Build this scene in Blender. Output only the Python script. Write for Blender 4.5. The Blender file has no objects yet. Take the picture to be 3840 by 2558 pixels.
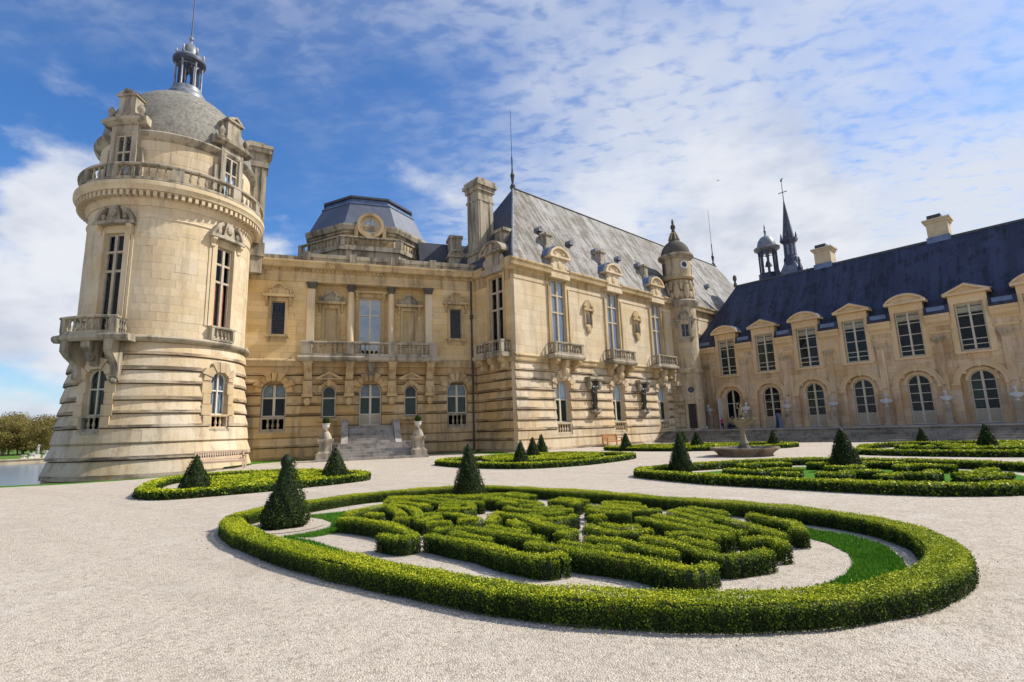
import bpy, bmesh, math, random
import numpy as np
from mathutils import Vector, Matrix

SC = bpy.context.scene
COL = SC.collection
rad = math.radians
PI = math.pi

# ------------------------------------------------------------------ camera
cd = bpy.data.cameras.new('camera'); cam = bpy.data.objects.new('camera', cd); COL.objects.link(cam)
cd.sensor_width = 36.0; cd.lens = 18.0; cd.clip_start = 0.1; cd.clip_end = 6000
pt, rl = rad(9.769), rad(-1.817)
fw_ = Vector((0, math.cos(pt), math.sin(pt))); up0 = Vector((0, -math.sin(pt), math.cos(pt))); r0 = Vector((1, 0, 0))
rx = r0*math.cos(rl)+up0*math.sin(rl); ux = up0*math.cos(rl)-r0*math.sin(rl)
cam.matrix_world = Matrix(((rx.x, ux.x, -fw_.x, 0), (rx.y, ux.y, -fw_.y, 0), (rx.z, ux.z, -fw_.z, 1.6), (0, 0, 0, 1)))
SC.camera = cam

# ------------------------------------------------------------------ sky, sun, exposure
SUN_AZ, SUN_EL = rad(80), rad(45)
w = bpy.data.worlds.new('World'); SC.world = w; w.use_nodes = True
nt = w.node_tree; nt.nodes.clear()
def nd(nt, typ, ins=None, **kw):
    n = nt.nodes.new(typ)
    for k, v in kw.items(): setattr(n, k, v)
    for k, v in (ins or {}).items():
        if isinstance(v, bpy.types.NodeSocket): nt.links.new(v, n.inputs[k])
        else: n.inputs[k].default_value = v
    return n
def mth(nt, op, a, b=0.0, c=None, clamp=False):
    ins = {0: a, 1: b}
    if c is not None: ins[2] = c
    return nd(nt, 'ShaderNodeMath', ins, operation=op, use_clamp=clamp).outputs[0]
def mixc(nt, f, a, b, blend='MIX'):
    n = nt.nodes.new('ShaderNodeMix'); n.data_type = 'RGBA'; n.blend_type = blend
    for k, v in ((0, f), (6, a), (7, b)):
        if isinstance(v, bpy.types.NodeSocket): nt.links.new(v, n.inputs[k])
        else: n.inputs[k].default_value = v if k == 0 or len(v) == 4 else (*v, 1)
    return n.outputs[2]
def noise(nt, vec, scale, detail=4, rough=.55, dist=0.0):
    return nd(nt, 'ShaderNodeTexNoise', {'Vector': vec, 'Scale': scale, 'Detail': detail, 'Roughness': rough, 'Distortion': dist}).outputs[0]
def smooth(nt, x, lo, hi):
    n = nd(nt, 'ShaderNodeMapRange', {0: x, 1: lo, 2: hi, 3: 0.0, 4: 1.0}); n.interpolation_type = 'SMOOTHSTEP'; return n.outputs[0]
def vmath(nt, op, a, b):
    return nd(nt, 'ShaderNodeVectorMath', {0: a, 1: b}, operation=op).outputs[0]

sky = nd(nt, 'ShaderNodeTexSky', sky_type='NISHITA', sun_disc=False, sun_elevation=SUN_EL, sun_rotation=SUN_AZ, altitude=60, air_density=1.0, dust_density=0.6, ozone_density=2.5)
tc = nd(nt, 'ShaderNodeTexCoord').outputs['Generated']
sep = nd(nt, 'ShaderNodeSeparateXYZ', {0: tc})
dx, dy, dz = sep.outputs
den = mth(nt, 'ADD', mth(nt, 'MAXIMUM', dz, 0.0), 0.10)
px = mth(nt, 'DIVIDE', dx, den); py = mth(nt, 'DIVIDE', dy, den)
P = nd(nt, 'ShaderNodeCombineXYZ', {0: px, 1: py, 2: 0.0}).outputs[0]
rot = nd(nt, 'ShaderNodeMapping', {'Vector': P, 'Rotation': (0, 0, rad(-38)), 'Scale': (0.6, 1.2, 1)}).outputs[0]
big = noise(nt, vmath(nt, 'ADD', rot, (2.3, 7.1, 0)), 0.55, 3, .5, .25)
mid = noise(nt, vmath(nt, 'ADD', P, (9.1, 3.0, 0)), 2.2, 4, .55, .2)
rip = noise(nt, nd(nt, 'ShaderNodeMapping', {'Vector': P, 'Rotation': (0, 0, rad(22)), 'Scale': (1.0, 1.6, 1)}).outputs[0], 13.0, 3, .55, .25)
cover = mth(nt, 'ADD', mth(nt, 'ADD', mth(nt, 'MULTIPLY', big, 1.2), mth(nt, 'MULTIPLY', mid, .45)), mth(nt, 'MULTIPLY', px, 0.115))
cv_ = smooth(nt, cover, .63, 1.13)
m1 = mth(nt, 'MULTIPLY', cv_, mth(nt, 'MULTIPLY_ADD', smooth(nt, mth(nt, 'ADD', rip, mth(nt, 'MULTIPLY', cv_, .22)), .40, .70), .58, .38), clamp=True)
# low cumulus
S3 = nd(nt, 'ShaderNodeMapping', {'Vector': tc, 'Location': (1.7, 0.9, 0.4), 'Scale': (1, 1, 1.9)}).outputs[0]
cu = mth(nt, 'ADD', noise(nt, S3, 3.1, 3, .5, .1), mth(nt, 'MULTIPLY', noise(nt, S3, 11.0, 5, .6), .30))
lowb = smooth(nt, dz, 0.70, 0.30)
cu = mth(nt, 'ADD', cu, mth(nt, 'MULTIPLY_ADD', lowb, .20, mth(nt, 'MULTIPLY', smooth(nt, dz, .42, .10), .12)))
m2 = mth(nt, 'MULTIPLY', smooth(nt, cu, 0.80, 0.95), lowb)
haze_ = mth(nt, 'MULTIPLY', smooth(nt, dz, .30, 0.0), .35)
skyc = nd(nt, 'ShaderNodeHueSaturation', {'Hue': .506, 'Saturation': 1.24, 'Value': 1.0, 'Fac': 1.0, 'Color': sky.outputs[0]}).outputs[0]
skyc = mixc(nt, 1.0, skyc, (1.62, 1.92, 2.10), 'MULTIPLY')
shade = smooth(nt, noise(nt, S3, 5.0, 4, .6), .30, .62)
c1 = mixc(nt, haze_, skyc, (4.6, 5.5, 7.0))
c2 = mixc(nt, m1, c1, (8.7, 9.2, 10.2))
cucol = mixc(nt, shade, (6.6, 7.2, 8.6), (9.8, 10.1, 10.8))
c3 = mixc(nt, m2, c2, cucol)
bg = nd(nt, 'ShaderNodeBackground', {'Color': c3, 'Strength': 0.078})
nt.links.new(bg.outputs[0], nd(nt, 'ShaderNodeOutputWorld').inputs[0])

sd = bpy.data.lights.new('sun', 'SUN'); sd.energy = 5.0; sd.angle = rad(.53); sd.color = (1.0, .95, .87)
sun = bpy.data.objects.new('sun', sd); COL.objects.link(sun)
SV = Vector((math.sin(SUN_AZ)*math.cos(SUN_EL), math.cos(SUN_AZ)*math.cos(SUN_EL), math.sin(SUN_EL)))
sun.rotation_euler = SV.to_track_quat('Z', 'Y').to_euler(); sun.location = (40, 20, 60)
vs = SC.view_settings; vs.view_transform = 'Standard'; vs.look = 'None'; vs.exposure = 0.11; vs.gamma = 1.0; vs.use_curve_mapping = False
SC.cycles.max_bounces = 6; SC.cycles.transparent_max_bounces = 12

# ------------------------------------------------------------------ materials
def newmat(name):
    m = bpy.data.materials.new(name); m.use_nodes = True
    t = m.node_tree; t.nodes.clear()
    out = t.nodes.new('ShaderNodeOutputMaterial')
    return m, t, out
def prin(t, out, col, rough=.9, spec=.3, bump=None, bstr=.3, bdist=.02, metal=0.0):
    b = nd(t, 'ShaderNodeBsdfPrincipled', {'Base Color': col if isinstance(col, bpy.types.NodeSocket) else (*col, 1), 'Roughness': rough, 'Specular IOR Level': spec, 'Metallic': metal})
    if bump is not None:
        bn = nd(t, 'ShaderNodeBump', {'Strength': bstr, 'Distance': bdist, 'Height': bump}); t.links.new(bn.outputs[0], b.inputs['Normal'])
    t.links.new(b.outputs[0], out.inputs[0]); return b
def wpos(t): return nd(t, 'ShaderNodeNewGeometry').outputs['Position']
def mapv(t, v, sc, loc=(0, 0, 0), rz=0.0):
    return nd(t, 'ShaderNodeMapping', {'Vector': v, 'Scale': sc, 'Location': loc, 'Rotation': (0, 0, rz)}).outputs[0]
def stone(name, base, alt, dark, stain=.5, rnd=.22, thr=(.50, .72), fine=.35, st=(1.6, 1.6, .22), och=.0):
    m, t, out = newmat(name); p = wpos(t)
    n1 = noise(t, p, .45, 5, .6); n2 = noise(t, mapv(t, p, st), 1.0, 5, .65); n3 = noise(t, p, 9.0, 5, .65)
    c = mixc(t, smooth(t, n1, .35, .65), base, alt)
    c = mixc(t, mth(t, 'MULTIPLY', smooth(t, n2, *thr), stain), c, dark)
    c = mixc(t, mth(t, 'MULTIPLY', smooth(t, n3, .52, .75), fine), c, tuple(x*.55 for x in dark) if max(dark) > .15 else dark)
    c = mixc(t, mth(t, 'MULTIPLY', smooth(t, noise(t, mapv(t, p, (.5, .5, 1.3), (4, 2, 7)), 1.0, 5, .7), .60, .72), och), c, (.46, .235, .075))
    r = nd(t, 'ShaderNodeObjectInfo').outputs['Random']
    f = mth(t, 'MULTIPLY_ADD', r, rnd, 1.0-rnd*.5)
    hs = nd(t, 'ShaderNodeHueSaturation', {'Hue': .5, 'Saturation': mth(t, 'MULTIPLY_ADD', mth(t, 'FRACT', mth(t, 'MULTIPLY', r, 7.7)), rnd*.9, 1.0-rnd*.45), 'Value': f, 'Fac': 1.0, 'Color': c}).outputs[0]
    h = mth(t, 'ADD', mth(t, 'MULTIPLY', n3, .6), noise(t, p, 38.0, 3, .6))
    prin(t, out, hs, .92, .2, h, .35, .02)
    return m
M = {}
M['stone'] = stone('pale_ashlar', (.66, .55, .385), (.61, .48, .30), (.33, .26, .175), .5, .12, (.47, .70), .25)
M['stone_gold'] = stone('golden_ashlar', (.66, .505, .28), (.62, .445, .215), (.36, .25, .12), .38, .16)
M['stone_wing'] = stone('ochre_wing_stone', (.66, .51, .335), (.58, .40, .225), (.33, .20, .11), .65, .24, (.46, .66))
M['rust'] = stone('rusticated_stone', (.62, .52, .375), (.57, .43, .255), (.27, .20, .13), .55, .16, (.46, .68), .35, (1.6, 1.6, .22), .55)
M['rust_stain'] = stone('stained_drip_edge', (.52, .43, .315), (.46, .33, .20), (.12, .095, .07), .85, .2, (.42, .60), .4, (.45, .45, 2.2), .8)
M['rust_gold_stain'] = stone('golden_stained_drip_edge', (.43, .31, .17), (.37, .24, .11), (.12, .088, .056), .85, .2, (.42, .60), .4, (.45, .45, 2.2))
M['rust_gold'] = stone('rusticated_golden_stone', (.55, .405, .225), (.49, .33, .15), (.19, .14, .09), .62, .18, (.45, .65))
M['trim'] = stone('weathered_trim', (.46, .40, .305), (.36, .31, .23), (.095, .088, .072), .78, .12, (.44, .64))
M['trim_gold'] = stone('golden_trim', (.55, .42, .24), (.47, .345, .18), (.16, .12, .075), .60, .12, (.46, .66))
M['trim_wing'] = stone('wing_trim', (.70, .53, .32), (.64, .46, .25), (.38, .25, .13), .4, .12)
M['plinth'] = stone('pedestal_stone', (.46, .39, .30), (.38, .31, .225), (.18, .145, .10), .5, .1)
M['grey'] = stone('grey_step_stone', (.40, .36, .315), (.32, .285, .245), (.11, .10, .09), .6, .18, (.45, .65))
M['terrace'] = stone('terrace_stone', (.29, .27, .225), (.22, .20, .165), (.07, .065, .055), .6, .18, (.45, .65))
M['lichen'] = stone('lichen_dome_stone', (.29, .275, .235), (.23, .22, .19), (.135, .128, .11), .7, .05, (.42, .62), .9, (5.5, 5.5, 4.5))
M['turret'] = stone('old_turret_stone', (.53, .43, .285), (.46, .355, .215), (.17, .135, .09), .6, .12, (.46, .66))
M['dark_stone'] = stone('blackened_stone', (.13, .115, .095), (.10, .09, .075), (.04, .038, .034), .6, .1)
M['marble'] = stone('white_marble', (.62, .60, .57), (.54, .52, .48), (.30, .28, .25), .5, .05)
M['fount'] = stone('fountain_stone', (.27, .235, .15), (.20, .175, .105), (.06, .052, .035), .8, .05, (.42, .60))
M['basin'] = stone('basin_stone', (.30, .245, .18), (.22, .175, .125), (.07, .05, .04), .7, .05, (.44, .62))

def slate(name, a, b, moss, mossf, thr, rows=9.0, rough=.55, spec=.4, az=0.0):
    m, t, out = newmat(name); p = wpos(t)
    sl_ = mapv(t, mapv(t, p, (1, 1, 1), (0, 0, 0), az-PI/2), (1, .10, .10)); n1 = noise(t, sl_, .8, 5, .65); n2 = noise(t, p, 5.5, 5, .7); n4 = noise(t, sl_, 2.6, 5, .7, .3)
    c = mixc(t, smooth(t, n1, .38, .62), a, b)
    c = mixc(t, mth(t, 'MULTIPLY', smooth(t, mth(t, 'ADD', mth(t, 'MULTIPLY', n4, .45), mth(t, 'ADD', mth(t, 'MULTIPLY', n2, .25), mth(t, 'MULTIPLY', noise(t, p, .9, 4, .6), .32))), *thr), mossf), c, moss)
    z = nd(t, 'ShaderNodeSeparateXYZ', {0: p}).outputs[2]
    row = mth(t, 'FRACT', mth(t, 'MULTIPLY', z, rows*.75)); c = mixc(t, mth(t, 'MULTIPLY', smooth(t, row, .22, .02), .35), c, (.02, .02, .025))
    vb = nd(t, 'ShaderNodeTexVoronoi', {'Vector': mapv(t, p, (5, 5, rows)), 'Scale': 1.0}).outputs['Color']
    c = mixc(t, .07, c, vb, 'OVERLAY')
    prin(t, out, c, rough, spec, mth(t, 'ADD', row, mth(t, 'MULTIPLY', n2, .8)), .5, .03)
    return m
M['slate_light'] = slate('lichened_slate', (.32, .31, .295), (.205, .19, .17), (.098, .080, .054), .95, (.475, .56), 6.0, .7, .25, rad(47.97))
M['slate_blue'] = slate('blue_slate', (.036, .041, .072), (.052, .062, .112), (.018, .019, .025), .9, (.49, .60), 6.0, .60, .3, rad(138.78))
M['slate_mid'] = slate('grey_blue_slate', (.135, .155, .205), (.105, .12, .165), (.26, .26, .26), .5, (.55, .7), 6.0, .5, .4)
M['slate_dark'] = slate('dark_blue_slate', (.060, .066, .086), (.045, .049, .062), (.10, .09, .075), .5, (.5, .7), 6.0, .5)

def plain(name, col, rough=.7, spec=.4, var=.25, scale=6.0, metal=0.0, alt=None):
    m, t, out = newmat(name); p = wpos(t); n = noise(t, p, scale, 4, .6)
    c = mixc(t, smooth(t, n, .35, .68), col, alt or tuple(x*(1-var) for x in col))
    prin(t, out, c, rough, spec, n, .15, .01, metal); return m
M['lead'] = plain('lead_sheet', (.23, .25, .285), .45, .5, .45, 3.0)
M['lead_dark'] = plain('dark_lead', (.075, .085, .105), .5, .5, .4, 3.0)
M['lead_blue'] = plain('blue_lead', (.13, .19, .33), .4, .5, .35, 2.0)
M['spire'] = plain('spire_lead', (.055, .068, .11), .5, .5, .4, 4.0)
M['iron'] = plain('dark_iron', (.05, .045, .05), .6, .5, .3)
M['bronze'] = plain('dark_bronze', (.035, .035, .032), .42, .5, .4, 9.0)
M['frame'] = plain('cream_window_paint', (.58, .53, .41), .6, .4, .12)
M['frame_w'] = plain('white_window_paint', (.66, .63, .56), .6, .4, .12)
M['frame_g'] = plain('stone_window_cross', (.50, .42, .31), .8, .3, .2)
M['panel'] = plain('door_panel_paint', (.46, .39, .28), .65, .35, .15)
M['interior'] = plain('dark_interior', (.014, .012, .011), .9, .1, .3)
M['red'] = plain('red_curtain', (.55, .10, .03), .9, .1, .4, 4.0)
M['blind'] = plain('white_blind', (.84, .86, .90), .8, .2, .10, 2.0)
M['greenish'] = plain('green_grey_blind', (.06, .07, .042), .8, .2, .25, 3.0)
M['louvre'] = plain('pale_curtain_strips', (.36, .36, .34), .8, .2, .2, 3.0)
M['door'] = plain('dark_oak', (.035, .024, .016), .6, .4, .4, 8.0)
M['teak'] = plain('orange_teak', (.50, .235, .075), .6, .4, .3, 14.0)
M['pinkwood'] = plain('bleached_pink_wood', (.60, .44, .32), .7, .3, .2, 14.0)
M['chimney'] = plain('cream_chimney_render', (.58, .48, .32), .9, .2, .15, 2.0)
M['skin'] = plain('skin', (.45, .27, .19), .6, .4, .1)
M['pink'] = plain('pink_cloth', (.62, .035, .16), .8, .2, .2)
M['cloth_dark'] = plain('dark_cloth', (.025, .025, .035), .9, .1, .3)
M['cloth_blue'] = plain('blue_cloth', (.10, .12, .24), .9, .1, .3)
M['cloth_white'] = plain('white_cloth', (.6, .6, .6), .9, .1, .2)
M['sign'] = plain('blue_grey_board', (.20, .23, .36), .6, .3, .2)
M['soil'] = plain('dark_soil', (.045, .035, .024), 1.0, .1, .5, 8.0)

def glass(name, tint, glossy=1.0):
    m, t, out = newmat(name)
    fc = nd(t, 'ShaderNodeLayerWeight', {'Blend': .5}).outputs['Facing']
    fr = mth(t, 'MULTIPLY_ADD', mth(t, 'POWER', fc, 4.0), .6, .045)
    n = noise(t, wpos(t), 1.3, 2, .5); bn = nd(t, 'ShaderNodeBump', {'Strength': .12, 'Distance': .05, 'Height': n})
    g = nd(t, 'ShaderNodeBsdfGlossy', {'Color': (1, 1, 1, 1), 'Roughness': .03, 'Normal': bn.outputs[0]})
    tr = nd(t, 'ShaderNodeBsdfTransparent', {'Color': (*tint, 1)})
    mx = nd(t, 'ShaderNodeMixShader', {0: mth(t, 'MULTIPLY', fr, glossy, clamp=True), 1: tr.outputs[0], 2: g.outputs[0]})
    t.links.new(mx.outputs[0], out.inputs[0]); return m
M['glass'] = glass('window_glass', (.86, .91, .96), .26)
M['glass_navy'] = glass('dark_reflecting_glass', (.45, .5, .6), .7)
M['glass_sky'] = glass('reflecting_window_glass', (.6, .65, .68), 4.5)

def leafmat(name, cols, trans=.25, dry=0.0):
    m, t, out = newmat(name)
    a = nd(t, 'ShaderNodeAttribute', attribute_name='tone').outputs['Fac']
    r = t.nodes.new('ShaderNodeValToRGB'); t.links.new(a, r.inputs[0])
    el = r.color_ramp.elements
    while len(el) < len(cols): el.new(.5)
    for i, (p_, c_) in enumerate(cols): el[i].position = p_; el[i].color = (*c_, 1)
    n = noise(t, wpos(t), .9, 3, .6)
    c = mixc(t, smooth(t, n, .35, .7), r.outputs[0], mixc(t, 1.0, r.outputs[0], (.72, .80, .8), 'MULTIPLY'))
    if dry: c = mixc(t, mth(t, 'MULTIPLY', smooth(t, noise(t, wpos(t), 5.0, 4, .7), .60, .72), dry), c, (.11, .075, .03))
    d = nd(t, 'ShaderNodeBsdfPrincipled', {'Base Color': c, 'Roughness': .6, 'Specular IOR Level': .25})
    tl = nd(t, 'ShaderNodeBsdfTranslucent', {'Color': c})
    mx = nd(t, 'ShaderNodeMixShader', {0: trans, 1: d.outputs[0], 2: tl.outputs[0]})
    t.links.new(mx.outputs[0], out.inputs[0]); return m
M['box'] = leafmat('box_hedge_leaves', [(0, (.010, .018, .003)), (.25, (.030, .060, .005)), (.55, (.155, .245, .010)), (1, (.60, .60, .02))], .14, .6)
M['yew'] = leafmat('yew_leaves', [(0, (.008, .015, .003)), (.4, (.032, .062, .010)), (.8, (.10, .15, .016)), (1, (.26, .30, .03))], .22)
M['grass'] = leafmat('lawn_grass', [(0, (.04, .13, .008)), (.5, (.085, .25, .014)), (1, (.17, .34, .025))])
M['wood'] = leafmat('spring_woodland_twigs', [(0, (.14, .105, .035)), (.4, (.27, .20, .065)), (.75, (.38, .30, .09)), (1, (.42, .39, .11))], .38)
M['bark'] = plain('tree_bark', (.20, .165, .11), .9, .1, .4, 2.0)

def groundmat():
    m, t, out = newmat('pale_gravel'); p = wpos(t)
    v = nd(t, 'ShaderNodeTexVoronoi', {'Vector': p, 'Scale': 78.0, 'Randomness': 1.0}); v2 = nd(t, 'ShaderNodeTexVoronoi', {'Vector': p, 'Scale': 27.0})
    g = nd(t, 'ShaderNodeSeparateColor', {0: v.outputs['Color']}).outputs[0]; g2 = nd(t, 'ShaderNodeSeparateColor', {0: v2.outputs['Color']}).outputs[1]
    n = noise(t, p, .35, 5, .6); n5 = noise(t, p, 3.2, 5, .65)
    c = mixc(t, g, (.46, .39, .305), (.66, .58, .475))
    c = mixc(t, mth(t, 'MULTIPLY', smooth(t, g2, .72, .95), .55), c, (.30, .235, .175))
    c = mixc(t, mth(t, 'MULTIPLY', smooth(t, n, .42, .66), .30), c, (.50, .425, .34))
    c = mixc(t, mth(t, 'MULTIPLY', smooth(t, n5, .46, .66), .30), c, (.33, .285, .235))
    c = mixc(t, mth(t, 'MULTIPLY', smooth(t, noise(t, p, 21.0, 4, .7), .50, .66), .5), c, (.28, .24, .20))
    trk = noise(t, mapv(t, mapv(t, p, (1, 1, 1), (0, 0, 0), .6), (.12, 1.1, 1)), 1.0, 4, .6, .6)
    c = mixc(t, mth(t, 'MULTIPLY', smooth(t, trk, .50, .68), .24), c, (.34, .275, .21))
    c = mixc(t, mth(t, 'MULTIPLY', smooth(t, noise(t, p, 1.1, 3, .5), .56, .72), .30), c, (.66, .62, .55))
    h = mth(t, 'ADD', mth(t, 'SUBTRACT', 1.0, v.outputs['Distance']), mth(t, 'MULTIPLY', noise(t, p, 14, 3, .6), .8))
    prin(t, out, c, .95, .15, h, .8, .012); return m
M['gravel'] = groundmat()
def pebmat():
    m, t, out = newmat('gravel_pebble'); r = nd(t, 'ShaderNodeAttribute', attribute_name='tone').outputs['Fac']
    prin(t, out, mixc(t, r, (.42, .36, .29), (.66, .60, .51)), .9, .2); return m
M['pebble'] = pebmat()
def lawnmat(name, a, b):
    m, t, out = newmat(name); p = wpos(t); n = noise(t, p, 2.0, 5, .7); n2 = noise(t, p, 60, 3, .7)
    prin(t, out, mixc(t, mth(t, 'MULTIPLY_ADD', n, .6, mth(t, 'MULTIPLY', n2, .4)), a, b), .95, .1, n2, .6, .02); return m
M['turf'] = lawnmat('turf', (.035, .125, .007), (.09, .225, .018))
M['turf_far'] = lawnmat('far_meadow', (.075, .15, .02), (.12, .20, .035))
def watermat():
    m, t, out = newmat('moat_water'); p = wpos(t); n = noise(t, mapv(t, p, (.6, .25, 1)), 1.6, 4, .6)
    prin(t, out, (.10, .15, .20), .18, .5, n, .08, .05); return m
M['water'] = watermat()

# ------------------------------------------------------------------ builders
def flat(u, d, z): return (u, -d, z)
class MB:
    def __init__(s, f=None): s.v = []; s.f = []; s.m = f; s.lip = set()
    def add(s, vs, fs):
        o = len(s.v); m = s.m
        s.v.extend([m(*p) for p in vs] if m else vs)
        s.f.extend([tuple(i+o for i in f) for f in fs])
    def sweep(s, prof, u0, u1, nu=1, lips=()):
        k = len(prof); vs = []; fs = []; F0 = len(s.f)
        for i in range(nu):
            for j in lips: s.lip.add(F0+i*k+j)
        for i in range(nu+1):
            u = u0+(u1-u0)*i/nu; vs += [(u, d, z) for d, z in prof]
        for i in range(nu):
            for j in range(k):
                a = i*k+j; b = i*k+(j+1) % k; fs.append((a, b, b+k, a+k))
        fs.append(tuple(range(k))); fs.append(tuple(reversed(range(nu*k, nu*k+k)))); s.add(vs, fs); return s
    def box(s, u0, u1, d0, d1, z0, z1, nu=1):
        return s.sweep([(d0, z0), (d1, z0), (d1, z1), (d0, z1)], u0, u1, nu)
    def poly(s, pts, d0, d1):
        k = len(pts); vs = [(u, d0, z) for u, z in pts]+[(u, d1, z) for u, z in pts]
        fs = [tuple(range(k)), tuple(reversed(range(k, 2*k)))]+[(j, (j+1) % k, (j+1) % k+k, j+k) for j in range(k)]
        s.add(vs, fs); return s
    def lathe(s, prof, u=0, d=0, n=12, a0=0, sq=1.0):
        k = len(prof); vs = []; fs = []
        for i in range(n):
            a = a0+2*PI*i/n; c, q = math.cos(a), math.sin(a)*sq
            vs += [(u+r*c, d+r*q, z) for r, z in prof]
        for i in range(n):
            for j in range(k-1):
                a = i*k+j; b = ((i+1) % n)*k+j; fs.append((a, a+1, b+1, b))
        fs.append(tuple(i*k for i in range(n))); fs.append(tuple(reversed([i*k+k-1 for i in range(n)])))
        s.add(vs, fs); return s
    def ell(s, u, d, z, ru, rd, rz, n=8, m=5):
        vs = [(u, d, z-rz)]; fs = []
        for j in range(1, m):
            a = -PI/2+PI*j/m
            for i in range(n):
                b = 2*PI*i/n; vs.append((u+ru*math.cos(a)*math.cos(b), d+rd*math.cos(a)*math.sin(b), z+rz*math.sin(a)))
        vs.append((u, d, z+rz)); top = len(vs)-1
        for i in range(n): fs.append((0, 1+(i+1) % n, 1+i)); fs.append((top, 1+(m-2)*n+i, 1+(m-2)*n+(i+1) % n))
        for j in range(m-2):
            for i in range(n): fs.append((1+j*n+i, 1+j*n+(i+1) % n, 1+(j+1)*n+(i+1) % n, 1+(j+1)*n+i))
        s.add(vs, fs); return s
    def tube(s, pts, rs, n=8):
        vs = []; fs = []; k = len(pts)
        for i, p in enumerate(pts):
            p = Vector(p); a = Vector(pts[max(0, i-1)]); b = Vector(pts[min(k-1, i+1)]); t = (b-a).normalized()
            x = t.cross(Vector((0, 0, 1)));
            if x.length < .05: x = t.cross(Vector((1, 0, 0)))
            x.normalize(); y = t.cross(x); r = rs[i] if hasattr(rs, '__len__') else rs
            for j in range(n):
                q = p+(x*math.cos(2*PI*j/n)+y*math.sin(2*PI*j/n))*r; vs.append(tuple(q))
        for i in range(k-1):
            for j in range(n): fs.append((i*n+j, i*n+(j+1) % n, (i+1)*n+(j+1) % n, (i+1)*n+j))
        fs.append(tuple(reversed(range(n)))); fs.append(tuple(range((k-1)*n, k*n))); s.add(vs, fs); return s
    def mesh(s, name, mat, smooth=False):
        me = bpy.data.meshes.new(name); me.from_pydata(s.v, [], s.f)
        bm = bmesh.new(); bm.from_mesh(me); bmesh.ops.recalc_face_normals(bm, faces=bm.faces); bm.to_mesh(me); bm.free()
        me.materials.append(mat)
        if s.lip and mat.name in STAIN:
            me.materials.append(STAIN[mat.name])
            for i in s.lip: me.polygons[i].material_index = 1
        if smooth:
            me.polygons.foreach_set('use_smooth', [True]*len(me.polygons))
            try: me.set_sharp_from_angle(angle=rad(38))
            except Exception: pass
        return me
    def obj(s, name, mat, parent=None, smooth=False):
        return link(name, s.mesh(name, mat, smooth), parent)
def link(name, me, parent=None, loc=None, rz=None):
    o = bpy.data.objects.new(name, me); COL.objects.link(o); o.parent = parent
    if loc is not None: o.location = loc
    if rz is not None: o.rotation_euler = (0, 0, rz)
    return o
def tag(o, label=None, cat=None, group=None, kind=None):
    for k, v in (('label', label), ('category', cat), ('group', group), ('kind', kind)):
        if v: o[k] = v
    return o
def thing(name, label, cat, loc=(0, 0, 0), rz=0.0, group=None):
    o = bpy.data.objects.new(name, None); COL.objects.link(o); o.location = loc; o.rotation_euler = (0, 0, rz); o.empty_display_size = .3
    return tag(o, label, cat, group)
def copy_tree(o, parent=None):
    c = o.copy(); COL.objects.link(c); c.parent = parent
    for k in [x for x in o.children]: copy_tree(k, c)
    return c
RND = random.Random(11)

class Op:
    def __init__(s, u, w, z0, z1, arch=False): s.u = u; s.w = w; s.z0 = z0; s.z1 = z1; s.arch = arch; s.sp = z1-w/2 if arch else z1
    def half(s, z):
        if z <= s.z0 or z >= s.z1: return 0
        if s.arch and z > s.sp: return math.sqrt(max(0, (s.w/2)**2-(z-s.sp)**2))
        return s.w/2
def gaps(u0, u1, z, ops):
    iv = [(u0, u1)]
    for o in ops:
        h = o.half(z)
        if h <= 0: continue
        nv = []
        for a, b in iv:
            if o.u+h <= a or o.u-h >= b: nv.append((a, b)); continue
            if o.u-h > a+.02: nv.append((a, o.u-h))
            if o.u+h < b-.02: nv.append((o.u+h, b))
        iv = nv
    return iv
def courses(par, mf, u0, u1, zs, ops, dfn, mat, L, seed, th=.3, ch=.0, curved=False, budget=280, name='stone_block', lower=None, gap=.006):
    R = random.Random(seed); cuts = sorted(set([x for o in ops for x in ([o.z0] if o.arch else [o.z0, o.z1])]))
    rest = MB(mf); n = 0; jobs = []
    for i in range(len(zs)-1):
        sub = [zs[i]]+[c for c in cuts if zs[i]+.04 < c < zs[i+1]-.04]+[zs[i+1]]
        off = R.uniform(.3, .7)*L
        for a, b in zip(sub[:-1], sub[1:]):
            top = b >= zs[i+1]-1e-6; bot = a <= zs[i]+1e-6
            for g0, g1 in gaps(u0, u1, (a+b)/2, ops):
                p = g0; first = True
                while p < g1-1e-4:
                    q = p+(off*.8+.2 if first else L*R.uniform(.8, 1.2)); first = False
                    if g1-q < L*.35: q = g1
                    q = min(q, g1); jobs.append((p, q, a, b, top, bot, R.uniform(-.006, .006))); p = q
    for k, (p, q, a, b, top, bot, jit) in enumerate(jobs):
        mb = MB(mf) if k < budget else rest
        d = dfn((a+b)/2)+jit; d0 = d if lower is None else dfn(a)+jit; d1 = d if lower is None else dfn(b)+jit
        c = min(ch, (b-a)*.3); g = gap
        lips = ()
        if ch and bot and top and b-a > .4:
            H_ = b-a; lj = jit*6-.06
            pr = [(d-th, a), (d0-.24, a), (d0-.13, a+.035), (d0+.035, a+.055), (d0+.025, a+(.34+lj)*H_), (d1-.07, b-.012), (d1-.24, b), (d-th, b)]; lips = (1, 2, 3)
        elif ch:
            pr = [(d-th, a), (d0-(c*1.1 if bot else 0), a), (d0, a+(c if bot else 0)), (d1, b-(c*.7 if top else 0)), (d1-(c*1.1 if top else 0), b), (d-th, b)]
        else: pr = [(d-th, a+g), (d, a+g), (d, b-g), (d-th, b-g)]
        if ch: g = .0015
        mb.sweep(pr, p+g, q-g, max(1, int((q-p)/.35)) if curved else 1, lips)
        if k < budget: mb.obj(name, mat, par)
    if rest.v: tag(rest.obj(name+'s', mat, par), kind='stuff')

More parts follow.
